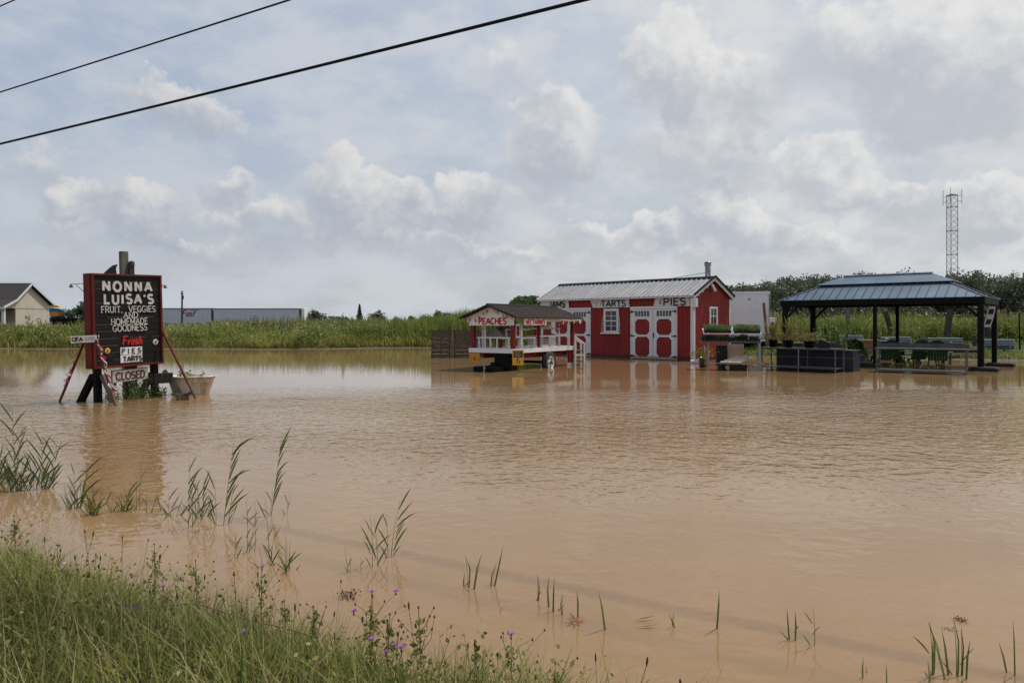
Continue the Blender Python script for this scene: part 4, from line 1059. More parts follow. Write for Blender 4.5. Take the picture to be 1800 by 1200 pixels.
    m = MB(); m.box(.96, 1.06, dp + .06, dp + .115, -.35, 2.60); m.lathe([(.0, .10), (.05, .08), (.06, 0)], 10, (1.02, dp + .09, 2.58)); m.build('rear_post', M['dark_wood'], t, bevel=.006)
    # A-braces
    m = MB(); m.bar((.10, .20, .50), (-.02, .56, -.15), .11, .10); m.build('brace', M['black_metal'], t)
    m = MB(); m.bar((.17, .02, .50), (.24, -.30, -.15), .10, .085); m.build('brace', M['grey_wood'], t)
    m = MB(); m.bar((Wd - .12, .22, .42), (Wd - .20, .62, -.15), .10, .10); m.build('brace', M['black_metal'], t)
    m = MB(); m.bar((Wd + .02, .04, .48), (Wd + .32, -.14, -.15), .10, .085); m.build('brace', M['grey_wood'], t)
    m = MB(); m.bar((Wd - .30, .24, .33), (Wd + .10, -.12, .33), .12, .20); m.build('cross_beam', M['dark_wood'], t)
    # red stay poles
    for (a, b_) in (((.0, dp, 1.15), (-.22, .86, -.12)), ((.0, -.01, 1.27), (-.10, -.85, -.15)), ((Wd, 0, 1.24), (Wd + .05, -.95, -.15)), ((Wd - .15, dp, 1.3), (Wd - .55, 1.15, -.12))):
        m = MB(); m.tube([a, b_], .023, 9); m.build('stay_pole', M['red_frame'], t)
    # lamps on bracket arms either side
    for x, s_ in ((0, -1), (Wd, 1)):
        m = MB(); z = 2.19; yb = dp if s_ < 0 else .1
        ex, ey = (x + s_ * .05, yb + .30) if s_ < 0 else (x + .14, yb)
        m.tube([(x, yb - .02, z + .01), (ex, ey, z + .01)], .006, 6); m.tube([(x, yb - .02, z - .14), (x * .4 + ex * .6, yb * .4 + ey * .6, z)], .006, 6)
        a = m.build('lamp_arm', M['grey_wood'], t)
        h = MB(); h.lathe([(.0, .04), (.02, .03), (.036, -.02), (.03, -.025)], 10, (ex, ey, z - .03)); h.tube([(ex, ey, z + .01), (ex, ey, z - .02)], .012, 6); h.build('lamp_head', M['grey_wood'], a)
signboard()
def fin():
    t = thing('fin_ornament', 'black fin shaped cut-out standing on top of the signboard', 'ornament', sign_pt(.30, .12, 2.395), SG_R)
    m = MB(); m.prism([(-.08, -.02, 0), (.17, -.02, 0), (.155, -.02, .12), (.19, -.02, .20), (.10, -.02, .17), (.02, -.02, .10)], (0, .035, 0)); m.build('fin', M['black_plastic'], t)
fin()
def hung_board():
    t = thing('closed_sign', 'white board lettered CLOSED hanging below the black signboard', 'sign', sign_pt(.72, .05, .36), SG_R)
    t.rotation_euler = (0, R(-2.5), SG_R)
    m = MB(); m.box(-.36, .36, 0, .02, 0, .215); m.build('panel', M['cloth_white'], t)
    m = MB(); m.box(-.36, .36, -.004, .024, .2151, .23); m.box(-.375, -.3605, -.004, .024, -.01, .23); m.build('edge_strip', M['grey_wood'], t)
    m = MB(); write(m, 'CLOSED', .135, .026, FRONT(0, -.001, .04), .14, True, width=.58); m.build('lettering', M['maroon'], t)
    for x in (-.2, .25):
        m = MB(); m.tube([(x, .01, .23), (x, .01, .30)], .004, 5); m.build('hanging_wire', M['black_metal'], t)
hung_board()
def ofa():
    d = 13.05; t = thing('member_sign', 'small white sign lettered OFA in red beside the frame of the black signboard', 'sign', (px(124.5, d), d, pz(603, d)), R(24))
    t.rotation_euler = (0, R(-2.5), R(24))
    m = MB(); m.box(0, .41, 0, .012, 0, .125); m.build('panel', M['white_clean'], t)
    m = MB(); write(m, 'OFA', .062, .018, FRONT(.105, -.001, .035), .10, width=.17); m.box(.055, .17, -.005, -.001, .02, .029); m.build('lettering', M['maroon'], t)
    m = MB()
    for z in (.03, .05, .07, .09): m.box(.215, .385, -.003, -.0005, z, z + .006)
    m.build('small_print', M['slate_box'], t)
ofa()
G_S = 'flag streamers tied to the stay poles of the signboard'
def streamer(label, a, b_, seed, n):
    rr = random.Random(seed); t = thing('flag_streamer', label, 'bunting', a, 0, G_S)
    A, B = Vector((0, 0, 0)), Vector(b_) - Vector(a)
    for k_ in range(n):
        f = (k_ + rr.uniform(.1, .5)) / n; p = A.lerp(B, f); ax = (B - A).normalized()
        out = Vector((.8, -.35, -.25)).normalized() if k_ % 3 else Vector((.3, -.4, -.3))
        w = rr.uniform(.14, .22); h = rr.uniform(.09, .17)
        q = MB(); pts = []
        for j in range(4):
            s_ = j / 3; wv = out * (h * (.5 + .5 * math.sin(j * 1.7 + k_))) + Vector((0, 0, -.03 * s_))
            pts.append((p + ax * (w * s_) + Vector((.015, -.03, 0)), p + ax * (w * s_ + .02) + wv + Vector((.015, -.03, 0))))
        for j in range(3):
            q.prism([pts[j][0], pts[j+1][0], pts[j+1][1], pts[j][1]], (.002, -.004, 0), 0 if j != 1 else 1)
        q.build('flag', [M['red_bright'], M['white_clean']], t)
    m = MB(); k_ = 18
    m.tube([A.lerp(B, i / k_) + Vector((.036 * math.cos(i * 1.4), .036 * math.sin(i * 1.4), 0)) for i in range(k_ + 1)], .010, 5); m.build('ribbon', M['white_clean'], t)
streamer('red and white flags wound round the front red stay pole of the signboard', sign_pt(.0, -.03, 1.25), sign_pt(-.085, -.66, .25), 4, 7)
streamer('red and white flags hanging on the rear left red stay pole of the signboard', sign_pt(-.09, .50, .83), sign_pt(-.165, .70, .35), 9, 3)

# ------------------------------------------------------------------ things round the foot of the signboard
def weed(name, label, x, y, n, h, spread, group=None, z0=0.0, mats=('weed_leaf',), leafsize=.045, stems=14, cat='plant'):
    t = thing(name, label, cat, (x, y, z0), 0, group); rr = np.random.default_rng(int(abs(x * 997 + y * 131)) + n)
    bx = rr.normal(size=(stems, 2)) * spread * .45; hh = h * rr.uniform(.45, 1, stems); ln = rr.normal(size=(stems, 2)) * .22
    P_ = np.stack([bx[:, 0], bx[:, 1], np.full(stems, -.05)], 1)
    sa = blade_arrays(P_, hh + .05, np.full(stems, .012), np.abs(ln[:, 0]) + .05, rr.uniform(0, 6.28, stems), .3)
    k_ = rr.integers(0, stems, n); f = rr.uniform(.1, 1, n)
    C = np.stack([bx[k_, 0] + ln[k_, 0] * hh[k_] * f + rr.normal(size=n) * .03, bx[k_, 1] + ln[k_, 1] * hh[k_] * f + rr.normal(size=n) * .03, hh[k_] * f], 1)
    la = leaf_arrays(C, leafsize * rr.uniform(.5, 1.4, n))
    V_, F_, m_ = join([(*sa, 0), (*la, 0)])
    np_mesh('foliage', V_, F_, [M[q] for q in mats], m_, parent=t)
    return t
weed('weed_clump', 'bushy green weeds growing out of the water under the CLOSED board', px(228, 13.9), 13.9, 1100, .50, .46, leafsize=.034, stems=34, mats=('pot_green',))
weed('weed_clump', 'low green weeds at the foot of the right black sign post', px(270, 14.5), 14.5, 500, .2, .42, stems=22, mats=('pot_green',))
weed('weed_clump', 'small sprawling weed beside the grey plank of the left sign post', px(196, 13.5), 13.5, 240, .22, .16)
def bathtub():
    d = 14.95; t = thing('bathtub', 'old white enamel bathtub streaked with rust, used as a planter in the water', 'bathtub', (px(336, d), d, -.05), R(14))
    m = MB(); prof = [(.22, -.25), (.285, -.05), (.345, .15), (.40, .36), (.425, .40), (.46, .405), (.465, .425), (.44, .44), (.41, .435), (.385, .38), (.36, .34)]
    m.lathe(prof, 36, (0, 0, 0), sx=1.1, sy=.66)
    m.build('tub', M['enamel'], t)
    m = MB(); m.poly([(.37 * math.cos(a * .2244) , .37 * .62 * math.sin(a * .2244), .345) for a in range(28)]); m.build('soil', M['dark_wood'], t)
    weed('tub_plants', 'thin green plants growing in the rusty white bathtub', px(336, d), d, 260, .20, .34, z0=.295, stems=16)
bathtub()
d = 13.85; t = thing('sunken_crate', 'small brown wooden crate half sunk in front of the bathtub', 'crate', (px(321, d), d, 0), R(35))
m = MB(); m.box(-.10, .10, -.09, -.075, -.1, .125); m.box(-.10, .10, .075, .09, -.1, .125); m.box(-.10, -.085, -.0749, .0749, -.1, .12); m.box(.085, .10, -.0749, .0749, -.1, .12); m.box(-.0849, .0849, -.0749, .0749, -.1, .09); m.build('slats', M['brown_wood'], t)
m = MB(); m.bar((.02, -.1, .10), (.14, -.12, .14), .07, .05); m.build('lid', M['dark_wood'], t)

# ------------------------------------------------------------------ gazebo: local x from the far left end to the near right end of its front, y towards the back
GZ_L, GZ_W = 6.3, 3.43
GZ_R = -.698
GZ_C = (14.672, 22.377)
GZ_O = (GZ_C[0] - GZ_L * math.cos(GZ_R), GZ_C[1] - GZ_L * math.sin(GZ_R), 0)
def gz_pt(x, y, z):
    c, s = math.cos(GZ_R), math.sin(GZ_R)
    return (GZ_O[0] + x * c - y * s, GZ_O[1] + x * s + y * c, z)
def gazebo():
    t = thing('gazebo', 'black steel gazebo with a blue-grey hipped metal roof standing in the water', 'gazebo', GZ_O, GZ_R)
    Lg, Wd = GZ_L, GZ_W; zb, zt = 2.105, 2.305
    m = MB()
    m.box(0, Lg, 0, .09, zb, zt); m.box(0, Lg, Wd - .09, Wd, zb, zt); m.box(.001, .09, .0901, Wd - .0901, zb, zt - .001); m.box(Lg - .09, Lg - .001, .0901, Wd - .0901, zb, zt - .001)
    m.build('beam', M['black_metal'], t, bevel=.008)
    for (x, y, w) in ((.12, .1, .15), (Lg / 2, .08, .11), (Lg - .12, .1, .17), (.12, Wd - .12, .19), (Lg / 2, Wd - .08, .11), (Lg - .12, Wd - .1, .15)):
        m = MB(); m.box(x - w/2, x + w/2, y - w/2, y + w/2, -.35, zb - .002); m.build('post', M['black_metal'], t, bevel=.008)
    for (x, y, dx, dy) in ((.12, .1, 1, 0), (Lg - .12, .1, -1, 0), (.12, Wd - .12, 1, 0), (Lg - .12, Wd - .1, -1, 0), (.12, .1, 0, 1), (Lg - .12, .1, 0, 1), (.12, Wd - .12, 0, -1), (Lg - .12, Wd - .1, 0, -1)):
        m = MB(); m.bar((x + dx * .06, y + dy * .06, 1.68), (x + dx * .5, y + dy * .5, zb + .01), .05, .07); m.build('brace', M['black_metal'], t)
    for (x, y) in ((Lg - .05, -.02), (Lg + .05, Wd - .12), (.12, Wd - .12), (Lg / 2 - .32, .05)):
        m = MB(); m.box(x - .42, x + .42, y - .30, y + .30, -.1, .10); m.box(x - .36, x + .36, y - .25, y + .25, .101, .13); m.build('footing', M['black_plastic'], t, bevel=.03)
    # lower roof tier, ridge tier raised above it
    hip = Wd / 2; zr = 3.20; k_ = .62
    def P3(x, y, z): return (x, y, z)
    ze = zt + .012
    e = [(-.03, -.03), (Lg + .03, -.03), (Lg + .03, Wd + .03), (-.03, Wd + .03)]
    ins = hip * k_; zi = ze + (zr - .05 - ze) * k_
    q = [(ins, ins), (Lg - ins, ins), (Lg - ins, Wd - ins), (ins, Wd - ins)]
    m = MB()
    for i in range(4):
        j = (i + 1) % 4
        m.prism([(*e[i], ze), (*e[j], ze), (*q[j], zi), (*q[i], zi)], (0, 0, -.02))
    m.build('roof_lower', M['roof_blue'], t)
    m = MB()                                                       # standing seams on the lower tier
    def seams(i, n, rad):
        j = (i + 1) % 4; E0, E1, Q0, Q1 = [Vector((*p, 0)) for p in (e[i], e[j], q[i], q[j])]
        Ln = (E1 - E0).length; ax = (E1 - E0).normalized(); inw = Vector((-ax.y, ax.x, 0)); slope = (zi - ze) / (ins + .03)
        for s_ in range(1, n):
            x = Ln * s_ / n; dd = min(x, Ln - x, ins + .03) - .02
            if dd < .05: continue
            a = E0 + ax * x + Vector((0, 0, ze + .012)); b_ = a + inw * dd + Vector((0, 0, slope * dd))
            m.bar(a, b_, rad, .022)
    seams(0, 23, .018); seams(1, 13, .018); seams(2, 23, .018); seams(3, 13, .018)
    m.build('roof_seam', M['slate_box'], t)
    m = MB()                                                       # dark gap / trim under the raised tier and along the hips
    for i in range(4):
        j = (i + 1) % 4
        n = 17 if i % 2 == 0 else 6
        for s_ in range(n):
            a = Vector((*q[i], zi + .03)).lerp(Vector((*q[j], zi + .03)), (s_ + .1) / n); b_ = Vector((*q[i], zi + .03)).lerp(Vector((*q[j], zi + .03)), (s_ + .85) / n)
            m.bar(a, b_, .03, .05)
        a, b_ = Vector((*e[i], ze + .03)), Vector((*q[i], zi + .035))
        n = 9
        for s_ in range(n): m.bar(a.lerp(b_, (s_ + .08) / n), a.lerp(b_, (s_ + .88) / n), .045, .03)
    m.build('roof_trim', M['black_metal'], t)
    m = MB()
    for i in range(4):
        a, b_ = Vector((*e[i], ze + .012)), Vector((*q[i], zi + .018)); m.bar(a, b_, .10, .012)
    m.build('hip_flashing', M['trailer_grey'], t)
    u = ins - .09; zu = zi + .055; zr2 = zr + .01
    c = [(u, u), (Lg - u, u), (Lg - u, Wd - u), (u, Wd - u)]; r0, r1 = (hip + .02, hip), (Lg - hip - .02, hip)
    m = MB()
    for poly in ([(*c[0], zu), (*c[1], zu), (*r1, zr2), (*r0, zr2)], [(*c[1], zu), (*c[2], zu), (*r1, zr2)], [(*c[2], zu), (*c[3], zu), (*r0, zr2), (*r1, zr2)], [(*c[3], zu), (*c[0], zu), (*r0, zr2)]):
        m.prism(poly, (0, 0, -.015))
    m.bar((Lg * .47, u, zu + .008), (Lg * .47, hip, zr2 + .008), .03, .015)
    m.build('roof_upper', M['roof_blue'], t)
    m = MB(); m.bar((r0[0] - .02, r0[1], zr2 + .02), (r1[0] + .02, r1[1], zr2 + .02), .12, .035)
    for x in (Lg * .33, Lg * .37, Lg * .55): m.box(x, x + .07, hip - .03, hip + .03, zr2 + .0375, zr2 + .10)
    m.build('ridge_cap', M['trailer_grey'], t)
gazebo()
t = thing('hanging_notice', 'curled white notice sheet hanging from the right end of the gazebo', 'notice', gz_pt(GZ_L - .02, .95, 1.36), GZ_R)
m = MB(); vs = []; fs = []
for i in range(9):
    f = i / 8
    for j in (0, 1): vs.append((-.02 + .21 * j - .14 * (1 - f) ** 1.5, .05 * math.sin(f * 3), f * .66))
for i in range(8): fs.append((2*i, 2*i+1, 2*i+3, 2*i+2))
m.add(vs, fs, 0, True); m.add([(x, y + .004, z) for x, y, z in vs], [f[::-1] for f in fs], 0, True); m.build('sheet', M['cloth_white'], t)
m = MB()
for (a, b_) in ((1, 3), (5, 7)):
    q4 = [(vs[2*i + j][0] + (.04 if j == 0 else -.03), vs[2*i + j][1] - .004, vs[2*i + j][2]) for i in range(a, b_ + 1) for j in (0, 1)]
    m.add(q4, [(2*i, 2*i+1, 2*i+3, 2*i+2) for i in range(b_ - a)])
m.build('print', M['slate_box'], t)
m = MB(); m.bar((0, -.02, .62), (-.05, -.25, .80), .03, .05); m.build('clip', M['black_plastic'], t)

# ------------------------------------------------------------------ steel work tables
def table(label, u0, v0_, u1, v1_, top, depth, legs, shelf_z, splash):
    d0, d1 = dist(v0_), dist(v1_); x0, x1 = px(u0, d0), px(u1, d1); rz = math.atan2(d1 - d0, x1 - x0); ln = math.hypot(x1 - x0, d1 - d0)
    t = thing('work_table', label, 'table', (x0, d0, 0), rz, 'stainless work tables in the flood')
    m = MB(); m.box(-.03, ln + .03, -.03, depth, top - .04, top); m.build('table_top', M['steel_top'], t, bevel=.006)
    m = MB(); m.box(-.03, ln + .03, depth - .02, depth, top + .001, top + splash); m.build('backsplash', M['steel_top'], t)
    for f in legs:
        for y in (.02, depth - .06):
            m = MB(); m.tube([(ln * f, y, -.35), (ln * f, y, top - .041)], .021, 10); m.build('leg', M['steel'], t)
    m = MB(); m.box(.02, ln - .02, .02, depth - .05, shelf_z, shelf_z + .03); m.build('lower_shelf', M['steel_top'], t, bevel=.004)
    return t, (x0, d0, rz, ln)
T1, t1f = table('steel work table carrying three potted plants and a black box', 1336, 650, 1469, 656, .725, .80, (0.02, .52, .99), .10, .12)
T2, t2f = table('empty steel work table in front of the green chairs under the gazebo', 1539, 653.5, 1700, 659, .735, .72, (0.01, .99), .05, .13)
def on(fr, x, y, z):
    x0, y0, rz, ln = fr; return (x0 + x * math.cos(rz) - y * math.sin(rz), y0 + x * math.sin(rz) + y * math.cos(rz), z)
m = MB(); m.tube([(1.24, -.035, .20), (1.24, -.035, .68)], .008, 6); m.build('hanging_rod', M['galv'], T1)
t = thing('metal_cabinet', 'dark slate-blue metal cabinet standing in the water behind the plant table', 'cabinet', on(t1f, .12, .95, 0), t1f[2])
m = MB(); m.box(0, 2.38, 0, .62, -.3, .63); m.build('body', M['slate_box'], t, bevel=.012)
m = MB(); m.box(.02, 2.36, -.012, -.0005, .40, .42); m.build('rail', M['steel'], t)
m = MB(); m.box(-.02, 2.40, -.02, .64, .631, .66); m.build('top', M['steel_top'], t)
# pots on the first table
def pot(name, label, loc, r, h, kind, group=None, n=420, ph=.28, spread=.2, cat='potted plant', pmat='black_plastic', spike=True):
    t = thing(name, label, cat, loc, 0, group)
    m = MB(); m.lathe([(0, 0), (r * .72, 0), (r * .95, h * .86), (r * 1.04, h * .86), (r * 1.04, h), (r * .93, h), (r * .90, h * .9), (0, h * .9)], 22); m.build('pot', M[pmat], t)
    C = RNG.normal(size=(n, 3)) * np.array([spread, spread, ph * .28]); C[:, 2] = h + np.abs(C[:, 2]) + .01
    A = leaf_arrays(C, RNG.uniform(.03, .085, n)); parts = [(*A, 0)]
    if spike:
        k_ = 34; P_ = np.zeros((k_, 3)); P_[:, :2] = RNG.normal(size=(k_, 2)) * .02; P_[:, 2] = h * .9
        parts.append((*blade_arrays(P_, RNG.uniform(.3, .55, k_) * ph / .28, np.full(k_, .028), RNG.uniform(.1, .8, k_), RNG.uniform(0, 6.28, k_)), 1))
    V_, F_, m_ = join(parts); np_mesh('foliage', V_, F_, [M[kind], M['pot_yellow' if kind == 'pot_pale' else 'pot_green']], m_, parent=t)
    return t
GP = 'potted plants on the steel work table'
pot('potted_plant', 'black pot with tall spiky yellow leaves at the left end of the work table', on(t1f, .20, .52, .726), .15, .23, 'pot_pale', GP, ph=.46, spread=.19, n=620)
pot('potted_plant', 'black pot with yellow-green spikes in the middle of the work table', on(t1f, .78, .34, .726), .15, .23, 'pot_pale', GP, ph=.46, spread=.16, n=560)
pot('potted_plant', 'black pot of low pale bushy leaves without spikes on the work table', on(t1f, 1.42, .34, .726), .17, .22, 'pot_pale', GP, ph=.42, spread=.21, spike=False, n=760)
t = thing('storage_box', 'black box with a slanted grey lid at the right end of the work table', 'box', on(t1f, 1.86, .36, .726), t1f[2] + .3)
m = MB(); m.prism([(-.17, -.14, 0), (.17, -.14, 0), (.17, -.14, .15), (-.17, -.14, .26)], (0, .28, 0)); m.build('body', M['black_plastic'], t, bevel=.012)
m = MB(); m.prism([(-.12, -.15, .262), (.18, -.15, .156), (.18, .15, .156), (-.12, .15, .262)], (0, 0, .014)); m.build('lid', M['steel'], t)

# ------------------------------------------------------------------ seedling rack beside the shed
d = dist(650); RK_O = (px(1240, d), d, 0); RK_R = R(-12)
def rk(x, y, z): return (RK_O[0] + x * math.cos(RK_R) - y * math.sin(RK_R), RK_O[1] + x * math.sin(RK_R) + y * math.cos(RK_R), z)
t = thing('plant_rack', 'grey two-tier bench of seedling trays standing in the water beside the red shed', 'plant rack', RK_O, RK_R)
m = MB(); m.box(-.18, 1.72, -.02, .62, .865, .905)
for i in range(14): m.box(-.16 + i * .133, -.12 + i * .133, -.024, -.0205, .905, .93)
m.build('bench_top', M['steel'], t)
for (x, y) in ((.10, .02), (.10, .58), (1.66, .02), (1.66, .58), (1.60, -.25)):
    m = MB(); m.box(x - .014, x + .014, y - .014, y + .014, -.3, .864); m.build('leg', M['galv'], t)
m = MB(); m.bar((.1, .62, .90), (.1, .66, 1.22), .03); m.bar((1.64, .62, .90), (1.66, .66, 1.22), .03); m.bar((.1, .25, 1.17), (.1, .95, 1.33), .03); m.bar((1.66, .25, 1.17), (1.70, .95, 1.33), .03); m.bar((.88, .25, 1.17), (.90, .95, 1.33), .03); m.build('upper_frame', M['white_paint'], t)
m = MB(); m.prism([(-.05, .22, 1.155), (1.72, .22, 1.155), (1.76, .98, 1.31), (-.05, .98, 1.31)], (0, 0, -.02)); m.build('upper_shelf', M['trailer_white'], t)
GT = 'seedling trays on the bench beside the shed'
def tray(label, loc, rz, w, dp, kind, hgt, n, tilt=0.0):
    t = thing('seedling_tray', label, 'plant tray', loc, rz, GT); t.rotation_euler = (tilt, 0, rz)
    m = MB(); m.box(0, w, 0, dp, 0, .065); m.build('tray', M['black_plastic'], t, bevel=.006)
    P_ = np.stack([RNG.uniform(.01, w - .01, n), RNG.uniform(.0, dp, n), np.full(n, .06)], 1)
    h = hgt * RNG.uniform(.5, 1.05, n) * (.8 + .35 * np.sin(P_[:, 0] * 9 + w * 7))
    A = blade_arrays(P_, h, RNG.uniform(.008, .022, n), RNG.uniform(.05, .5, n), RNG.uniform(0, 6.28, n))
    k_ = n; C = np.stack([RNG.uniform(.0, w, k_), RNG.uniform(-.01, dp, k_), .06 + hgt * RNG.uniform(.1, .8, k_)], 1)
    V_, F_, m_ = join([(*A, 0), (*leaf_arrays(C, RNG.uniform(.02, .05, k_)), 0)])
    np_mesh('seedlings', V_, F_, [M[kind]], m_, parent=t)
tray('bright green seedling tray on the upper left shelf in front of the red gable', rk(-.02, .26, 1.167), RK_R, .84, .55, 'seed_green', .16, 1500, R(11))
tray('bright green seedling tray on the upper right shelf in front of the white trailer', rk(.90, .24, 1.167), RK_R, .80, .55, 'seed_green', .16, 1500, R(11))
tray('dark green seedling tray on the lower bench in front of the red gable', rk(-.10, .06, .906), RK_R, .84, .45, 'pot_dark', .15, 900)
tray('dark green seedling tray in the middle of the lower bench', rk(.76, .06, .906), RK_R, .56, .45, 'pot_dark', .17, 620)
tray('short dark seedling tray at the right end of the lower bench', rk(1.36, .06, .906), RK_R, .30, .45, 'pot_dark', .13, 320)
# around its feet
d = 24.3; t = pot('potted_plant', 'yellow-green shrub in a grey metal bucket at the corner of the red shed', (px(1236, d), d, -.05), .16, .40, 'pot_yellow', None, 520, .46, .17, pmat='galv', spike=False)
m = MB(); m.tube([(.02, -.12, .35), (.02, -.1, .78)], .010, 6); m.build('stake', M['white_clean'], t)
t = thing('low_rail', 'thin wooden rail on short pegs in front of the seedling bench', 'rail', rk(.02, -.35, 0), R(-14))
m = MB(); m.bar((-.06, 0, .24), (1.70, 0, .22), .035, .025); m.build('rail', M['plank_wood'], t)
for x in (.03, 1.62):
    m = MB(); m.box(x - .015, x + .015, .019, .05, -.3, .34 if x < 1 else .30); m.build('peg', M['plank_wood'], t)
t = thing('wooden_board', 'pale speckled wooden board lying tilted on the rail by the seedling bench', 'board', rk(.42, -.30, .255), R(-10))
m = MB(); m.prism([(0, 0, 0), (.62, -.02, -.01), (1.12, .75, .10), (.62, .80, .16)], (0, 0, .025)); m.build('board', M['pale_wood'], t)
t = thing('upturned_pot', 'black plastic pot upside down in the water under the seedling bench', 'pot', rk(.48, -.10, -.03), 0)
m = MB(); m.lathe([(.15, 0), (.15, .03), (.14, .035), (.10, .22), (.0, .225)], 20); m.build('pot', M['black_plastic'], t)
t = thing('planter_tub', 'dark tub of soil and roots sitting in the water beneath the tilted board', 'planter', rk(.98, -.12, -.08), R(-8))
m = MB(); m.prism([(-.24, -.15, 0), (.24, -.15, 0), (.26, -.17, .26), (-.26, -.17, .26)], (0, .32, 0)); m.build('tub', M['black_plastic'], t, bevel=.01)
A = leaf_arrays(np.stack([RNG.uniform(-.25, .25, 160), RNG.uniform(-.17, .12, 160), RNG.uniform(.10, .30, 160)], 1), RNG.uniform(.02, .06, 160)); np_mesh('roots', *A, [M['pot_dark']], parent=t)
t = thing('cardboard_box', 'small pale box half under water at the right leg of the seedling bench', 'box', rk(1.42, -.14, -.08), R(-14))
m = MB(); m.box(-.13, .13, -.1, .1, 0, .27); m.build('box', M['tan'], t, bevel=.006)
m = MB(); m.box(-.135, .0, -.105, .105, .271, .28); m.build('flap', M['tan'], t)
t = thing('floating_plank', 'short pale plank lying at the water line under the seedling bench', 'plank', rk(.66, -.16, .11), R(-6))
m = MB(); m.box(0, .36, 0, .12, 0, .03); m.build('plank', M['pale_wood'], t)
d = 26.6; t = thing('rolled_mat', 'grey and pink rolled mat lying in the water at the corner of the shed', 'mat', (px(1214, d), d, .05), R(-10))
m = MB(); m.tube([(0, 0, 0), (.36, 0, .02)], .10, 14); m.build('roll', M['trailer_grey'], t)
m = MB(); m.bar((.14, -.06, .09), (.42, -.06, .10), .08, .06); m.build('fold', M['pink_flower'], t)
t = thing('slatted_crate', 'tan slatted crate standing behind the seedling bench under the white trailer', 'crate', rk(.92, 2.6, 0), RK_R)
m = MB()
for i in range(9): m.box(i * .058, i * .058 + .048, 0, .02, -.1, .75)
m.box(0, .52, .0201, .05, .05, .12); m.box(0, .52, .0201, .05, .6, .67); m.box(0, .52, .38, .4, -.1, .75); m.build('slats', M['tan'], t)
t = thing('dark_gap_block', 'black block added for the dark gap between the red shed and the tan crate', 'cabinet', rk(.52, 2.65, 0), RK_R)
m = MB(); m.box(0, .36, 0, .35, -.2, .72); m.build('body', M['black_plastic'], t, bevel=.01)  # black block added to stand in for the dark opening below the trailer

# white box trailer behind the shed
d = 35.0; x0 = px(1279, d); t = thing('box_trailer', 'plain white box trailer parked on the grass behind the red shed', 'trailer', (x0, d, 0), R(-20))
wd = 1.92
m = MB(); m.box(-.25, wd, 0, 3.6, .62, 2.98); m.build('body', M['trailer_white'], t, bevel=.03)
m = MB(); m.box(-.26, wd + .01, -.02, 3.61, 2.90, 3.02); m.build('roof_rail', M['trailer_white'], t)
m = MB(); m.box(wd - .03, wd + .012, -.025, .05, .62, 2.9); m.build('corner_post', M['steel'], t)
m = MB(); m.prism([(.92, -.012, 2.60), (1.0, -.012, 2.72), (1.08, -.012, 2.60), (1.0, -.012, 2.66)], (0, .01, 0)); m.build('emblem', M['slate_box'], t)
m = MB(); m.box(-.2, wd - .1, .1, 3.4, .45, .619); m.build('chassis', M['black_metal'], t)
for x in (-.15, wd - .2):
    m = MB(); m.lathe([(.0, 0), (.30, 0), (.34, .04), (.34, .16), (.30, .2), (0, .2)], 22, (0, 0, 0)); o_ = m.build('wheel', M['rubber'], t); o_.rotation_euler = (0, R(90), 0); o_.location = (x, 1.9, .62)
d = 33.5; t = thing('utility_box', 'small white utility box on a short post right of the white trailer', 'utility box', (px(1357, d), d, .35), 0)
m = MB(); m.box(-.13, .13, -.08, .08, 1.0, 1.40); m.build('box', M['white_clean'], t, bevel=.02)
m = MB(); m.box(-.08, .08, -.09, -.081, 1.04, 1.2); m.build('vent', M['steel'], t)
m = MB(); m.box(-.04, .04, -.04, .04, -.3, .999); m.build('post', M['steel'], t)

# ------------------------------------------------------------------ leaning posts beyond the gazebo
GPOST = 'old fence posts standing on the grass beyond the flood'
def leaning(label, u0, vtop, u1, vbot, d, w, mm):
    xb, xt = px(u1, d), px(u0, d); zb = pz(vbot, d); zt_ = pz(vtop, d)
    t = thing('fence_post', label, 'post', (xb, d, zb), 0, GPOST)
    m = MB(); m.bar((0, 0, -.3), (xt - xb, .05, zt_ - zb), w, w); m.build('post', M[mm], t, bevel=.01)
leaning('grey upright fence post seen through the left half of the gazebo', 1490, 542, 1493, 592, 38, .16, 'grey_wood')
leaning('dark post leaning left, seen through the middle of the gazebo', 1556, 546, 1574, 594, 37, .19, 'dark_wood')
leaning('dark post leaning slightly right, seen through the right half of the gazebo', 1671, 545, 1663, 592, 36.5, .22, 'dark_wood')
leaning('dark post leaning left just past the right gazebo post', 1731, 556, 1742, 592, 35.5, .18, 'dark_wood')
leaning('thin black steel post near the right edge beyond the gazebo', 1793, 551, 1793, 605, 31.6, .05, 'black_metal')
leaning('brown wooden post leaning beside the white box trailer', 1343, 532, 1350, 602, 33, .10, 'brown_wood')
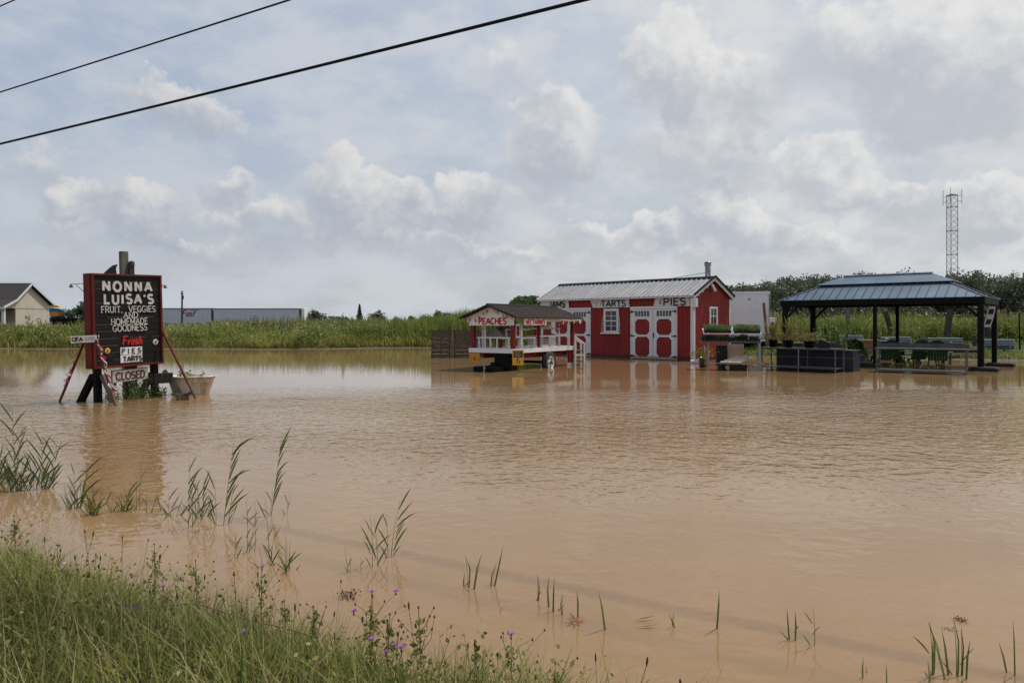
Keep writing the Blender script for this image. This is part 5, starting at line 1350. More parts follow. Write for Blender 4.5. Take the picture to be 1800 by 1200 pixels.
# raised corrugated beds
GBED = 'corrugated metal raised beds on the grass'
def raised(label, u0, u1, v0_, v1_, d):
    x0, x1 = px(u0, d), px(u1, d); z1, z0 = pz(v0_, d), pz(v1_, d)
    t = thing('raised_bed', label, 'raised bed', ((x0 + x1) / 2, d, z0), R(-3), GBED); w = (x1 - x0); h = z1 - z0; nr = 4
    m = MB(); m.box(-w/2 + .02, w/2 - .02, .012, .85, -.15, h - .03); m.build('body', M['bed_blue'], t)
    m = MB()
    for i in range(nr):
        z = h * (i + .75) / nr; m.tube([(-w/2, .006, z - .008), (w/2, .006, z - .008)], h / nr * .17, 8)
        m.tube([(w/2 - .018, 0, z - .008), (w/2 - .018, .85, z - .008)], h / nr * .17, 8)
    m.build('corrugation', M['bed_stripe'], t)
    m = MB(); m.box(-w/2 + .03, w/2 - .03, .03, .83, h - .0299, h - .015); m.build('soil', M['dark_wood'], t)
    n = 90; A = leaf_arrays(np.stack([RNG.uniform(-w/2 + .05, w/2 - .05, n), RNG.uniform(.1, .8, n), h + RNG.uniform(-.06, .07, n)], 1), RNG.uniform(.03, .07, n)); np_mesh('seedlings', *A, [M['pot_green']], parent=t)
raised('corrugated metal bed behind the big leafy plant, furthest left of the beds', 1464, 1517, 589, 597.5, 34)
raised('corrugated metal bed seen between the two middle gazebo posts', 1549, 1601, 592, 602, 33.2)
raised('corrugated metal bed behind the right half of the empty work table', 1632, 1691, 593.5, 604, 32.4)
raised('corrugated metal bed seen behind the right gazebo posts', 1729, 1783, 596, 608, 31.6)
t = thing('timber_frame', 'low weathered timber frame lying at the water edge behind the gazebo', 'timber frame', (px(1692, 30), 29.9, 0), R(-4))
for z in (.12, .38): 
    m = MB(); m.box(-.75, .75, 0, .08, z, z + .15); m.build('board', M['plank_wood'], t)
m = MB(); m.box(-.7, .7, .0801, .6, -.1, .5); m.build('fill', M['dark_wood'], t)
for (label, u, d, lx) in (('flat pale stones beside the right-hand corrugated bed', 1790, 31.2, .5), ('flat pale stones between the two right-hand corrugated beds', 1716, 31.4, .35)):
    t = thing('paving_stone', label, 'stone', (px(u, d), d, float(ground_z(px(u, d), d)) + .05), .2)
    for k_ in range(3):
        m = MB(); m.prism([(lx * (k_ - 1.5) * .6, -.1, 0), (lx * (k_ - 1.5) * .6 + lx * .5, -.12, 0), (lx * (k_ - 1.5) * .6 + lx * .55, .15, 0), (lx * (k_ - 1.5) * .6 + .03, .12, 0)], (0, 0, .05)); m.build('slab', M['white_trim'], t)

# ------------------------------------------------------------------ chairs and planters under the gazebo
GCH = 'green lawn chairs under the gazebo'
def chair_proto():
    t = thing('lawn_chair', 'green plastic lawn chair under the gazebo', 'chair', (0, 0, 0), 0, GCH)
    m = MB(); w = .62                                              # fan back of vertical slats
    for i in range(7):
        x = -w/2 + w * i / 7; f = abs(i - 3) / 3; z1 = 1.02 - .12 * f * f
        m.prism([(x + .004, .22, .30), (x + w/7 - .004, .22, .30), (x + w/7 - .002, .44, z1), (x + .002, .44, z1)], (0, .025, .006))
    m.build('backrest', M['green_plastic'], t)
    m = MB()
    for i in range(6): m.prism([(-.29, -.32 + i * .095, .40 - i * .018), (.29, -.32 + i * .095, .40 - i * .018), (.29, -.24 + i * .095, .385 - i * .018), (-.29, -.24 + i * .095, .385 - i * .018)], (0, 0, .025))
    m.build('seat', M['green_plastic'], t)
    for s_ in (-1, 1):
        m = MB(); m.box(s_ * .36 - .06, s_ * .36 + .06, -.36, .34, .58, .605); m.build('armrest', M['green_plastic'], t)
        m = MB(); m.box(s_ * .35 - .02, s_ * .35 + .02, -.33, -.24, -.35, .579); m.build('leg', M['green_plastic'], t)
        m = MB(); m.bar((s_ * .33, -.2, .36), (s_ * .33, .42, -.35), .04, .09); m.build('leg', M['green_plastic'], t)
    return t
c0 = chair_proto()
chairs = [(1514, 27.6, 2.2, 'green lawn chair beside the terracotta planter, left of the middle gazebo post'), (1561, 27.0, 2.9, 'green lawn chair behind the left end of the empty work table'),
          (1606, 26.6, 3.3, 'green lawn chair behind the middle of the empty work table'), (1650, 25.9, 2.5, 'green lawn chair behind the right end of the empty work table'),
          (1583, 28.6, .2, 'green lawn chair on the far side of the dark patio table, at its left'), (1628, 28.2, -.2, 'green lawn chair on the far side of the dark patio table, at its right')]
for i, (u, d, rz, lab) in enumerate(chairs):
    c = c0 if i == 0 else copy_tree(c0)
    c.location = (px(u, d), d, -.14); c.rotation_euler = (0, 0, rz); c['label'] = lab
t = thing('patio_table', 'dark low patio table among the green chairs under the gazebo', 'table', (px(1622, 27.4), 27.4, -.1), R(-30))
m = MB(); m.box(-.75, .75, -.42, .42, .70, .735); m.build('table_top', M['steel_top'], t, bevel=.01)
for (x, y) in ((-.66, -.34), (.66, -.34), (.66, .34), (-.66, .34)):
    m = MB(); m.box(x - .05, x + .05, y - .05, y + .05, -.3, .699); m.build('leg', M['black_plastic'], t)
d = 29.0; t = thing('planter_trough', 'pale terracotta trough behind the left green chair under the gazebo', 'planter', (px(1523, d), d, .1), R(-20))
m = MB(); m.prism([(-.36, -.2, 0), (.36, -.2, 0), (.44, -.24, .64), (-.44, -.24, .64)], (0, .46, 0)); m.build('trough', M['terracotta'], t, bevel=.015)
m = MB(); m.box(-.47, .47, -.27, .25, .641, .73); m.build('rim', M['terracotta'], t, bevel=.015)
d = 29.4; t = thing('covered_dish', 'black and white domed dish standing by the middle gazebo posts', 'dish', (px(1556, d), d, .72), 0)
m = MB(); m.lathe([(.0, .02), (.22, .02), (.25, .06), (.26, .06)], 20); m.build('plate', M['white_clean'], t)
m = MB(); m.lathe([(.22, .065), (.18, .14), (.08, .18), (0, .185)], 20); m.build('cover', M['black_plastic'], t)
m = MB(); m.box(-.28, .28, -.2, .2, -.03, .0195); m.box(-.2, .2, -.14, .14, -.9, -.031); m.build('stand', M['dark_wood'], t)
weed('red_plant', 'reddish bushy plant growing behind the empty work table', px(1618, 30.6), 30.6, 300, .34, .45, z0=float(ground_z(px(1618, 30.6), 30.6)) + .28, mats=('pot_red',), leafsize=.07)
weed('leafy_plant', 'tall green leafy plant by the left rear gazebo post', px(1456, 30.5), 30.5, 1900, 1.3, .5, z0=.25, mats=('seed_green',), leafsize=.14, stems=24)
weed('leafy_plant', 'bright green broad-leaved plant between the cabinet and the left chair', px(1500, 27.2), 27.2, 800, .92, .4, z0=0, mats=('seed_green',), leafsize=.13, stems=16)
t = thing('wooden_pallet', 'dark low pallet in the water left of the middle gazebo post', 'pallet', (px(1520, 24.6), 24.6, 0), R(-12))
m = MB()
for z in (.02, .12): m.box(-.35, .35, 0, .6, z, z + .035)
m.box(-.35, -.28, .02, .58, -.1, .155); m.box(.28, .35, .02, .58, -.1, .155); m.build('boards', M['dark_wood'], t)
t = thing('storage_tub', 'dark blue plastic tub standing in the water between cabinet and chair', 'tub', (px(1503, 25.6), 25.6, 0), .2)
m = MB(); m.prism([(-.2, -.2, -.1), (.2, -.2, -.1), (.23, -.23, .34), (-.23, -.23, .34)], (0, .44, 0)); m.build('tub', mat('blue_tub', (.02, .03, .09), .5), t, bevel=.01)
m = MB(); m.box(-.25, .25, -.25, .23, .341, .37); m.build('rim', M['red_paint'], t)

# ------------------------------------------------------------------ lattice mast
d = 190; zb, zt = 1.0, pz(343, d); s_ = 2.5
t = thing('radio_mast', 'tall rusty lattice radio mast rising behind the gazebo roof', 'mast', (px(1673, d), d, zb), R(22))
hh = zt - zb; m = MB()
cor = [(-s_/2, -s_*.29), (s_/2, -s_*.29), (0, s_*.58)]
for (x, y) in cor: m.bar((x, y, 0), (x, y, hh), .12)
m.build('leg', M['tower'], t)
m = MB(); nb = 22
for i in range(nb):
    z0, z1 = hh * i / nb, hh * (i + 1) / nb
    for k_ in range(3):
        a, b_ = cor[k_], cor[(k_ + 1) % 3]
        if i % 2: a, b_ = b_, a
        m.bar((*a, z0), (*b_, z1), .055); m.bar((*b_, z0 + .02), (*a, z1), .04)
        if i % 4 == 0: m.bar((*a, z0), (*b_, z0), .10)
for k_ in range(3): m.bar((*cor[k_], hh), (*cor[(k_ + 1) % 3], hh), .2)
m.build('lattice', M['tower'], t)
for k_, (x, y) in enumerate(cor):
    m = MB(); m.bar((x, y, hh - 1.6), (x * 1.7, y * 1.7, hh - 1.6), .09); m.bar((x, y, hh - .2), (x * 1.7, y * 1.7, hh - .2), .09); m.bar((x * 1.7, y * 1.7, hh - 2.4), (x * 1.7, y * 1.7, hh + 1.6), .09); m.build('antenna', M['tower'], t)

# ------------------------------------------------------------------ pallet fence by the wagon
d = dist(629); t = thing('pallet_fence', 'weathered grey pallet fence with a post, standing in the water left of the wagon', 'fence', (px(758, d), d, 0), R(6))
def pallet_panel(x0, x1, seed, rot):
    rr = random.Random(seed); m = MB(); n = 7
    for i in range(n):
        z0 = .02 + i * .17; h = .135
        m.box(x0 + rr.uniform(0, .03), x1 - rr.uniform(0, .03), -.02 + rr.uniform(-.004, .004), .0, z0 + rr.uniform(-.01, .01), z0 + h)
        m.box(x0, x1, .10, .12, z0, z0 + h)
    for x in (x0, (x0 + x1) / 2 - .03, x1 - .06): m.box(x, x + .06, .0005, .0995, -.2, 1.19)
    m.box(x0 - .01, x1 + .01, -.03, .13, 1.195, 1.215)
    o_ = m.build('panel', M['pallet_wood'], t); o_.rotation_euler = (0, 0, rot); return o_
pallet_panel(0, .83, 2, 0)
pallet_panel(.98, 2.55, 5, 0)
m = MB(); m.box(.84, .97, -.07, .06, -.3, 1.25); m.build('post', M['brown_wood'], t, bevel=.01)

# ------------------------------------------------------------------ cream house at the left
def house():
    x0, yf = -47.0, 68.3; zg = .4; k_ = 1
    t = thing('cream_house', 'cream sided bungalow with a dark shingle roof and a porch, left edge', 'house', (x0, yf, 0), 0)
    W_ = 4.9; z_e, z_a, z_p = 3.55, 5.45, 2.95; yp = -1.75
    m = MB(); m.prism([(0, 0, 0), (0, W_, 0), (0, W_, z_e - .1), (0, W_ * .38, z_a - .22), (0, 0, z_p + .75)], (-16, 0, 0)); m.build('wall', M['cream'], t)
    m = MB(); m.box(.001, .02, .0, W_, z_e - .62, z_e - .56); m.build('band', M['cream_dark'], t)
    ya = W_ * .38; o_ = .32
    m = MB()
    m.prism([(o_, ya, z_a), (o_, W_ + .4, z_e - .05), (-16.4, W_ + .4, z_e - .05), (-16.4, ya, z_a)], (0, 0, -.14))
    m.prism([(o_, ya, z_a), (o_, -.25, z_p + .88), (-16.4, -.25, z_p + .88), (-16.4, ya, z_a)], (0, 0, -.14))
    m.prism([(o_, -.2501, z_p + .86), (o_, yp - .3, z_p + .12), (-16.4, yp - .3, z_p + .12), (-16.4, -.2501, z_p + .86)], (0, 0, -.14))
    m.build('roof', M['shingle'], t)
    m = MB(); a = .03
    m.bar((o_ + a, ya, z_a - .09), (o_ + a, W_ + .42, z_e - .14), .03, .2); m.bar((o_ + a, ya, z_a - .09), (o_ + a, -.25, z_p + .79), .03, .2); m.bar((o_ + a, -.25, z_p + .78), (o_ + a, yp - .32, z_p + .03), .03, .2)
    m.box(-16.4, o_, yp - .34, yp - .301, z_p - .12, z_p + .10)
    m.build('rake_board', M['white_trim'], t)
    m = MB(); m.prism([(-.02, -.001, z_p + .70), (-.02, yp + .1, z_p + .0), (-.02, -.001, z_p + .0)], (-.1, 0, 0)); m.box(-16, -.02, yp + .05, yp + .2, z_p - .35, z_p - .03); m.build('porch_beam', M['cream'], t)
    m = MB(); m.box(-.12, .12, yp + .02, yp + .24, .1, z_p - .02); m.build('porch_post', M['white_trim'], t)
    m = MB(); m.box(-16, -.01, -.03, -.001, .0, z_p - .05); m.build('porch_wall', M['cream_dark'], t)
    m = MB(); m.box(-2.8, -1.9, -.06, -.031, .35, 2.3); w = m.build('door', M['white_trim'], t)
    m = MB(); m.box(-2.65, -2.05, -.075, -.061, 1.2, 2.15); m.build('pane', M['glass'], w)
    m = MB(); m.box(.001, .03, W_ - .12, W_ + .01, 0, z_e - .3); m.build('corner_board', M['white_trim'], t)
house()
t = thing('striped_canopy', 'yellow and teal striped curved canopy behind the cream house', 'canopy', (px(94, 88), 88, 0), 0)
for (z0, z1, x1, mm) in ((2.42, 2.95, .0, 'orange'), (2.951, 3.5, .95, 'teal'), (3.501, 3.95, .35, 'yellow')):
    m = MB(); pts = []
    for i in range(9):
        f = i / 8; ang = f * math.pi / 2
        pts.append((-1.6 + (2.0 + x1) * math.sin(ang) * (1 if mm != 'yellow' else 1), 0, z0 + (z1 - z0) * (math.cos(ang) if mm != 'orange' else 1 - .0 * f)))
    poly = [(-1.6, 0, z0)] + pts[::1]; poly = [p for i, p in enumerate(poly) if i == 0 or (Vector(p) - Vector(poly[i-1])).length > 1e-3]
    if mm == 'orange': poly = [(-1.6, 0, z0), (.45, 0, z0), (.75, 0, z1 - .15), (.6, 0, z1), (-1.6, 0, z1)]
    m.prism(poly, (0, .5, 0)); m.build('stripe', M[mm], t)
m = MB(); m.box(-1.6, -1.5, .1, .4, .3, 2.41); m.box(.2, .3, .1, .4, .3, 2.41); m.build('support', M['black_metal'], t)
d = 84; t = thing('black_fence', 'long low black fence running behind the verge between house and signboard', 'fence', (px(92, d), d, 0), R(2))
m = MB()
for i in range(3): m.box(i * 2.3, i * 2.3 + 2.29, 0, .05, .4, 2.15)
m.build('panel', M['black_metal'], t)
for i in range(4):
    m = MB(); m.box(i * 2.3 - .06, i * 2.3 + .06, .051, .17, .2, 2.2); m.build('post', M['black_metal'], t)

# ------------------------------------------------------------------ parked semi-trailers and the far pole
d = 142.0
def semi(label, u0, u1, vt, script, cab):
    x0, x1 = px(u0, d), px(u1, d); zt_ = pz(vt, d); w = x1 - x0
    t = thing('semi_trailer', label, 'trailer', (x0, d, .5), 0, 'grey semi-trailers parked beyond the field')
    m = MB(); m.box(0, w, 0, 2.6, 1.15, zt_ - .5)
    b = m.build('box', M['trailer_grey'], t)
    m = MB()
    for i in range(1, 14): m.box(w * i / 14 - .03, w * i / 14 + .03, -.02, -.001, 1.3, zt_ - .65)
    m.build('rib', M['trailer_grey'], b)
    m = MB(); m.box(-.03, w + .03, -.05, 2.65, zt_ - .62, zt_ - .44); m.box(-.03, w + .03, -.05, 2.65, 1.0, 1.149); m.build('rail', M['steel'], t)
    m = MB(); m.box(w - .2, w + .06, -.06, -.0205, 1.15, zt_ - .63); m.build('end_frame', M['black_metal'], t)
    for x in ((1.6, 2.9) if not cab else (w - 3.4, w - 2.1)):
        m = MB(); m.lathe([(0, 0), (.45, 0), (.5, .05), (.5, .25), (0, .25)], 20, (x, -.03, .5), axis='y'); m.build('wheel', M['rubber'], t)
    if script:
        m = MB(); fr = FRONT(px(330, d) - x0, -.03, pz(556, d) - .5); write(m, 'Fast', 1.25, .17, fr, .08, slant=.4, width=2.5)
        strip(m, [(.4, 1.2), (2.3, 1.25)], .12, tuple(Vector(v) for v in fr), .01, 3, 0); m.build('lettering', M['red_paint'], t)
    if cab:
        m = MB(); m.box(w + .12, w + .75, .2, 2.4, .9, zt_ - .35); m.build('cab', M['white_clean'], t, bevel=.1)
semi('grey semi-trailer with red script lettering, right beside the black signboard', 255, 373.5, 542, True, False)
semi('plain grey semi-trailer at the right end of the row, without lettering', 375.5, 528, 542.5, False, True)
d = 120; t = thing('utility_pole', 'dark wooden utility pole standing behind the grey trailers', 'pole', (px(320, d), d, .5), 0)
zt_ = pz(511, d) - .5
m = MB(); m.tube([(0, 0, 0), (0, 0, zt_)], .17, 10, 0, .12); m.build('shaft', M['dark_wood'], t)
m = MB(); m.bar((-.25, 0, zt_ - .5), (.25, 0, zt_ - .5), .1, .12); m.tube([(.2, -.15, zt_ - 1.4), (.2, -.15, zt_ - .8)], .16, 10); m.build('crossarm', M['dark_wood'], t)

# ------------------------------------------------------------------ overhead cables; their shadows fall on the flood
RD = Vector((-.864, .503, 0)); NR = Vector((.503, .864, 0))
def cable_line(label, u, v, off, r, sag=0.0):
    # crosses the sight line of (u, v) in the vertical plane NR.p = off
    ray = Vector(((u - U0) / F, 1, (V0 - v) / F)); k_ = off / ray.dot(NR); p = Vector((0, 0, H)) + ray * k_
    t = thing('overhead_cable', label, 'cable', p, 0, 'overhead cables along the road')
    m = MB(); pts = []
    for i in range(-40, 41):
        s_ = i * 1.0; s_ = math.copysign(abs(s_) ** 1.25, s_); pts.append(RD * s_ + Vector((0, 0, sag * s_ * s_)))
    m.tube(pts, r, 8); m.build('strand', M['cable'], t); return t
cable_line('thick black overhead cable crossing the sky lower right to left', 500, 131, 5.6, .0165, .00028)
cable_line('thinner black overhead cable above the thick one at the upper left', 250, 83, 5.6, .0105, .00028)
cable_line('black cable just showing in the top left corner of the sky', 17, 4, 5.6, .009, .0002)

# ------------------------------------------------------------------ reeds standing in the flood
GR = 'young reeds standing in the flood water'
def reed(label, vbase, stems, name='reed', group=GR, dry=0.0):
    """stems: list of (u base, u tip, v tip, leaves, leaf length px, side); one rooted plant."""
    d = dist(vbase); ub = stems[0][0]; t = thing(name, label, 'reed', (px(ub, d), d, 0), 0, group); parts = []; sc = d / F
    for si, (u0, u1, vt, nl, ll, side) in enumerate(stems):
        b = np.array([(u0 - ub) * sc, RNG.uniform(-.06, .06) * (si > 0), -.12]); tip = np.array([(u1 - ub) * sc, RNG.uniform(-.08, .08), (vbase - vt) * sc])
        Ls = tip - b; hgt = np.linalg.norm(Ls)
        # stem: narrow three-sided tapering tube
        k_ = 7; bend = RNG.normal(size=2) * .02 * hgt; vs = []; r0 = max(.0028, .0045 * min(hgt, 1))
        for i in range(k_):
            f = i / (k_ - 1); c = b + Ls * f + np.array([bend[0], bend[1], 0]) * math.sin(f * math.pi)
            r = r0 * (1 - .75 * f)
            for j in range(3): vs.append(c + r * np.array([math.cos(j * 2.1), math.sin(j * 2.1), 0]))
        fs = []
        for i in range(k_ - 1):
            for j in range(3):
                a, c_ = i * 3 + j, i * 3 + (j + 1) % 3; fs += [(a, c_, c_ + 3), (a, c_ + 3, a + 3)]
        parts.append((np.array(vs), np.array(fs), 1 if RNG.uniform() < dry else 0))
        spear = vbase > 1020 and nl <= 2                            # young shoots are one flat pointed blade, not a stem with leaves
        if spear:
            wd = min(.0095, max(.004, hgt * .030)); s_ = np.array([1.0, RNG.uniform(-.4, .4), 0]) * wd / 2; bx_ = np.array([(bend[0]), bend[1], 0]) * 2.2
            c1, c2 = b + Ls * .4 + bx_ * .7, b + Ls * .75 + bx_ * .8
            parts.append((np.array([b - s_ * .5, b + s_ * .5, c1 - s_, c1 + s_, c2 - s_ * .8, c2 + s_ * .8, tip]), np.array([(0, 1, 3), (0, 3, 2), (2, 3, 5), (2, 5, 4), (4, 5, 6)]), 0))
            nl = 1 if RNG.uniform() < .4 else 0
        else: nl = max(1, round(nl * .95)) if nl else 0
        for q in range(nl):
            f = .22 + .70 * (q + RNG.uniform(0, .6)) / nl; o = b + Ls * min(f, .98)
            s_ = side if side in (-1, 1) else (1 if (q + si) % 2 else -1)
            ln = ll * sc * RNG.uniform(.65, 1.3); up = RNG.uniform(1.0, 3.2); ax = np.array([s_ * 1.0, RNG.uniform(-.7, .7), up]); ax /= np.linalg.norm(ax)
            wd = min(.016, max(.005, ln * .055)); nrm = np.cross(ax, np.array([0, 1, 0.3])); nrm /= np.linalg.norm(nrm); dro = np.array([s_ * .25, 0, -1.0]) * ln * RNG.uniform(.02, .26)
            P0, P1, P2, P3 = o, o + ax * ln * .33, o + ax * ln * .68 + dro * .35, o + ax * ln + dro
            vs = np.array([P0 - nrm * wd * .3, P0 + nrm * wd * .3, P1 - nrm * wd * .55, P1 + nrm * wd * .55, P2 - nrm * wd * .42, P2 + nrm * wd * .42, P3])
            parts.append((vs, np.array([(0, 1, 3), (0, 3, 2), (2, 3, 5), (2, 5, 4), (4, 5, 6)]), 1 if RNG.uniform() < dry * 1.3 + .04 else 0))
    V_, F_, m_ = join(parts); np_mesh('leaves', V_, F_, [M['reed_leaf'], M['reed_dry']], m_, parent=t)
def tuft(u, w, v, n, seed):
    rr = random.Random(seed); return [(u + rr.uniform(-w, w), u + rr.uniform(-w * 1.9, w * 1.9), v + rr.uniform(0, 45), rr.choice((0, 1, 1, 2)), rr.uniform(28, 46), 0) for _ in range(n)]
reed('dense tall reed clump at the far left edge of the water', 862, [(30, 18, 718, 9, 44, 0), (24, 30, 742, 7, 40, 0)] + tuft(32, 20, 790, 34, 1))
reed('short leafy reed clump leaning out of the left edge of the picture', 850, [(4, 8, 790, 5, 40, 1)] + tuft(2, 12, 800, 14, 2))
reed('two stemmed reed with long upright leaves right of the dense left clump', 858, [(73, 74, 768, 7, 42, 0), (88, 98, 768, 8, 46, 0)] + tuft(80, 12, 800, 14, 3))
reed('dark green reed leaning right in front of the sign reflection edge', 892, [(130, 126, 815, 5, 34, 0), (136, 152, 812, 5, 36, 1)] + tuft(132, 11, 838, 18, 4))
reed('short narrow tuft of reed at the left edge of the sign reflection', 905, tuft(164, 6, 838, 16, 5))
reed('thin reed with a pale seed head inside the sign reflection', 896, [(240, 246, 835, 3, 26, 0), (241, 256, 803, 2, 20, 1)] + tuft(222, 14, 850, 14, 6), dry=.35)
reed('sparse low reed blades inside the sign reflection', 898, tuft(212, 16, 858, 14, 7), dry=.15)
reed('small bent reed with a dry leaf near the right side of the sign reflection', 900, [(261, 264, 862, 3, 26, -1), (262, 270, 868, 2, 24, 1)], dry=.3)
reed('low scrappy reed at the right edge of the sign reflection', 906, [(297, 290, 868, 4, 32, 0), (300, 320, 872, 2, 34, 1)] + tuft(305, 18, 872, 10, 8))
reed('straight tall reed with leaves to the right, just right of the sign reflection', 928, [(328, 329, 806, 6, 44, 1), (333, 338, 850, 3, 34, 0)])
reed('bushy reed between the straight reed and the many-leaved tall reed', 908, [(345, 352, 838, 6, 36, 0), (350, 366, 834, 5, 36, 1), (352, 345, 850, 4, 30, -1)] + tuft(356, 13, 860, 11, 9))
reed('tall many-leaved reed with broad leaves stretching right', 922, [(390, 414, 772, 9, 50, 1), (384, 372, 842, 5, 38, -1), (393, 410, 846, 4, 34, 1)])
reed('short single reed blade leaning right below the many-leaved tall reed', 922, [(398, 410, 890, 2, 20, 1)])
reed('tall slim reed with two long right-hand leaves near the picture middle', 906, [(473, 490, 768, 8, 48, 1), (471, 474, 866, 2, 26, -1)])
reed('thin short reed close beside the tall slim reed', 904, [(498, 507, 868, 3, 30, 0)])
reed('single dark curved blade left of the crossed reeds', 980, [(413, 420, 932, 2, 40, 1)])
reed('crossed reeds with a bent dry leaf near the water edge', 968, [(432, 440, 872, 4, 36, 1), (438, 452, 895, 3, 34, 1), (444, 448, 880, 2, 28, -1)], dry=.25)
reed('upright green reed tuft below the crossed reeds', 992, [(472, 464, 878, 3, 34, 0), (474, 482, 925, 3, 30, 0)] + tuft(472, 7, 940, 6, 10))
reed('narrow green reed tuft right of the crossed reeds', 1004, [(505, 508, 936, 3, 32, 0)] + tuft(505, 4, 945, 6, 11))
reed('low faint reed blades left of the leafy pair in open water', 1002, [(620, 609, 958, 2, 20, 0), (622, 618, 970, 1, 18, -1), (636, 635, 978, 2, 18, 0)])
reed('leafy reed with spreading leaves, left one of the pair in open water', 996, [(652, 653, 904, 4, 40, -1), (660, 657, 912, 5, 42, 0)])
reed('leafy reed bending right, right one of the pair in open water', 978, [(686, 702, 880, 7, 46, 1), (684, 678, 905, 3, 40, -1)])
reed('single curved blade beside the leaning fork in open water', 1036, [(830, 846, 976, 2, 36, 1)])
reed('forked reed leaning right in open water below the middle', 1030, [(861, 884, 960, 2, 34, 1), (862, 872, 995, 2, 26, 1)])
reed('thin straight blade left of the curved blade in open water', 1036, [(815, 817, 982, 1, 26, -1), (816, 815, 1012, 1, 18, 1)])
reed('tiny thin blades left of the orange floating leaf', 1056, [(941, 945, 1012, 1, 18, 1)])
reed('short pair of blades leaning left near the orange floating leaf', 1070, [(970, 966, 1022, 1, 22, -1), (972, 974, 1010, 2, 26, 1)])
reed('slim pointed blade right of the short leaning pair', 1082, [(996, 989, 1045, 2, 22, -1)])
reed('thin upright blade rising over the orange floating leaf', 1084, [(1012, 1012, 1030, 2, 26, 0)])
reed('blade with an orange dead lower leaf, leaning left', 1102, [(1067, 1050, 1032, 2, 30, -1)], dry=.5)
reed('small broken blade lying bent over the water', 1102, [(1194, 1183, 1076, 2, 26, -1)])
reed('single tall straight blade alone in the lower middle water', 1100, [(1257, 1256, 1026, 2, 34, 0)])
reed('pair of pointed blades left of the dark single blade', 1122, [(1391, 1379, 1062, 2, 34, -1), (1392, 1398, 1072, 2, 26, 1)])
reed('dark single blade right of the pair of pointed blades', 1130, [(1427, 1421, 1060, 3, 34, 0)])
reed('two short stubs of blade at the bottom edge of the water', 1186, [(1520, 1513, 1150, 1, 20, 0), (1534, 1528, 1176, 1, 14, 0)])
reed('lone short blade near the bottom edge left of the reed fan', 1200, [(1557, 1554, 1162, 2, 22, 0)])
reed('fan of upright blades in the lower right corner', 1190, [(1630, 1620, 1152, 1, 20, 0), (1645, 1632, 1092, 2, 40, -1), (1655, 1650, 1128, 2, 30, 0), (1660, 1648, 1105, 1, 34, 0), (1683, 1682, 1090, 2, 40, 0), (1690, 1698, 1108, 2, 38, 1), (1700, 1697, 1120, 2, 30, 0), (1672, 1664, 1112, 1, 34, 0)])
reed('pair of pointed blades at the right edge of the picture', 1182, [(1784, 1767, 1082, 2, 40, -1), (1774, 1760, 1130, 1, 28, -1)])
# things afloat
def floater(name, label, u, v, r, n, mm, cat='debris'):
    d = dist(v); t = thing(name, label, cat, (px(u, d), d, 0))
    C = RNG.normal(size=(n, 3)) * np.array([r, r, r * .55]); C[:, 2] = np.abs(C[:, 2])
    np_mesh('tuft', *leaf_arrays(C, RNG.uniform(r * .25, r * .7, n)), [M[mm]], parent=t)
floater('seed_head', 'brown ragged seed head floating right of the reed fan', 1688, 1090, .015, 130, 'seed_brown')
floater('seed_head', 'small pale tuft floating just left of the brown seed head', 1669, 1106, .014, 50, 'reed_dry')
floater('seed_head', 'dark brown bur floating in front of the flowering bank', 611, 1048, .028, 110, 'seed_brown')
def dead_leaf(label, u, v, rays, ln, mm):
    d = dist(v); t = thing('floating_leaf', label, 'leaf', (px(u, d), d, .004)); parts = []
    for k_ in range(rays):
        a = k_ * 6.28 / rays + .3 if rays > 2 else .08 + k_ * .2; ax = np.array([math.cos(a), math.sin(a) * 1.0, .10]); s_ = np.array([-math.sin(a), math.cos(a), 0]) * .006
        o = np.array([0, k_ * .07 if rays <= 2 else 0, .004 * k_])
        parts.append((np.array([o, o + ax * ln * .5 + s_, o + ax * ln, o + ax * ln * .5 - s_]), np.array([(0, 1, 2, 3)]), 0))
    V_, F_, m_ = join(parts); np_mesh('blade', V_, F_, [M[mm]], m_, parent=t)
M['leaf_orange'] = leafmat('leaf_orange', [(.30, .09, .02), (.36, .13, .03)])
dead_leaf('orange star shaped dead leaf floating in the lower middle', 1012, 1094, 7, .055, 'leaf_orange')
dead_leaf('green blade lying flat on the water left of the small broken blade', 1116, 1104, 2, .13, 'reed_leaf')

